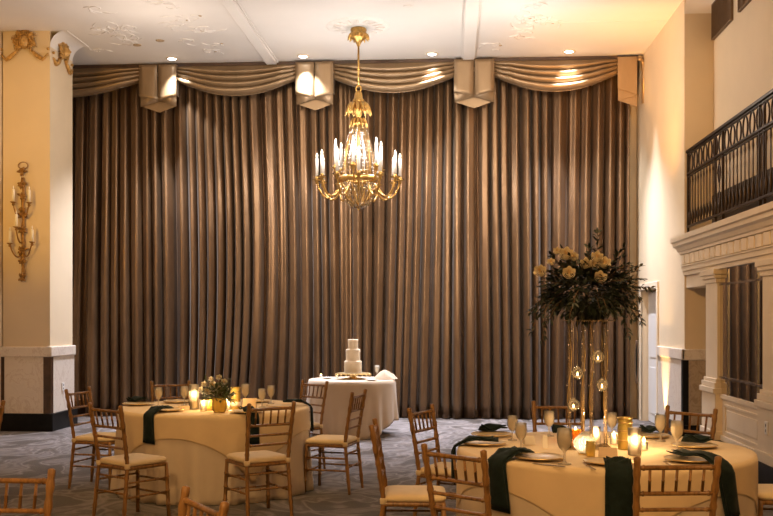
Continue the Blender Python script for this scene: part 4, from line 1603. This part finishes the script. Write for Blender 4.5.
tag(t, 'single glass on the cake table behind the heaped white cloth', 'glass')
for px, py, lb in ((337, 377.6, 'small votive candle on the cake table left of the gold stand'), (321, 377.5, 'small votive candle at the left rim of the cake table')):
    p = plane_pt(px, py, ZK)
    t = thing('votive_candle', (p.x, p.y, ZK), lb, 'candle', 'votives on the cake table')
    MB().lathe([(0, .001), (.024, .001), (.027, .045), (.024, .045), (.021, .006), (0, .006)], 14).build('glass_cup', M['clear'], t)
    MB().lathe([(0, .007), (.018, .007), (.018, .028), (0, .028)], 12).build('wax', M['wax'], t)
    MB().lathe([(0, .028), (.005, .034), (.006, .042), (0, .058)], 8).build('flame', M['flame'], t)

# ------------------------------------------------------------------ lights
WARM = (1, .62, .27)
AMB = (1, .50, .14)
COOL = (.93, .95, 1)
# candles
for (x, y, z, r) in LF:
    lamp('POINT', (x, y, z + .012), 3.2, (1, .62, .28), .012)
lamp('POINT', lamp_pts, 1.3, (1, .80, .52), .015)
# recessed spots over the curtain
for p, e_ in zip(LIGHTS, (330, 520, 360, 300)):
    lamp('SPOT', (p.x, p.y, CEIL - .06), e_, COOL, .03, (p.x + .12, YC - .25, 4.2), 75, .8)
    lamp('SPOT', (p.x, p.y, CEIL - .06), 2000, (.86, .87, 1), .03, (p.x, p.y - 1.2, 0), 74, 1)
# chandelier bulbs
for k in range(6):
    lamp('POINT', (CHX.x + .74 * cos(k * pi / 3), CHX.y + .74 * sin(k * pi / 3), 4.08), 22, (1, .93, .88), .08)
# unseen spots added behind the camera to light the upper curtain
lamp('SPOT', (-3.0, 0.5, 5.3), 2300, (1, .80, .58), .2, (-1.3, YC, 4.3), 32, .9)
lamp('SPOT', (2.2, 0.5, 5.3), 2300, (1, .82, .62), .2, (-.2, YC, 4.3), 30, .9)
# warm pin spots over the two dining tables
lamp('SPOT', (TL.c.x, TL.c.y - 1.6, CEIL - .1), 360, (1, .60, .22), .06, (TL.c.x, TL.c.y - .2, .7), 30, .8)
lamp('SPOT', (TR.c.x, TR.c.y - 1.6, CEIL - .1), 340, (1, .62, .27), .06, (TR.c.x, TR.c.y - .2, .7), 30, .8)
# fill lights added without fixtures: one behind the camera, two near the ceiling
lamp('POINT', (-1.3, -1.0, 4.3), 600, (1, .57, .22), .35)
lamp('POINT', (-3.9, 12.6, 4.5), 45, (1, .85, .72), .25)
lamp('POINT', (0.9, 12.8, 4.5), 60, (1, .90, .80), .25)
# uplight at the foot of the pier, and a cool downlight beside it
up = YU = y_on(667, XR)
lamp('SPOT', (XR - .18, YU, .05), 330, (1, .64, .26), .02, (XR, YU, 1.1), 42, 1)
lamp('SPOT', (2.2, 12.6, 3.2), 520, (1, .48, .10), .03, (vx(630), VY - .1, 5.25), 17, 1)  # added spot without a fixture, turns the right end of the valance amber
lamp('SPOT', (XR - .55, YP + 1.75, CEIL - .05), 330, (.85, .90, 1), .03, (XR, YP + 1.75, 2.4), 30, .9)
# amber wash in the right corner and on the left column
lamp('SPOT', (XR - 1.0, 12.3, 2.6), 480, (1, .46, .11), .08, (2.55, 14.2, CEIL), 70, 1)
lamp('SPOT', (-2.0, 4.0, 4.6), 650, (1, .52, .16), .2, (XR, 10.4, 3.0), 42, .9)  # added spot with no fixture, warms the right wall and its joinery
lamp('SPOT', (-5.7, 9.0, 3.2), 300, (1, .53, .08), .1, (-5.95, CY, 3.9), 54, .8)

# faint room fill
wd = bpy.data.worlds.new('world')
scene.world = wd
wd.use_nodes = True
bg = wd.node_tree.nodes['Background']
bg.inputs['Color'].default_value = (1, .80, .62, 1)
bg.inputs['Strength'].default_value = .045

scene.view_settings.view_transform = 'Standard'
scene.view_settings.look = 'None'
scene.view_settings.gamma = 1
scene.view_settings.exposure = 0.0
scene.view_settings.use_curve_mapping = False
scene.cycles.use_denoising = True
scene.cycles.max_bounces = 8
scene.cycles.transparent_max_bounces = 24
scene.cycles.sample_clamp_indirect = 4
scene.cycles.caustics_reflective = False
scene.cycles.caustics_refractive = False
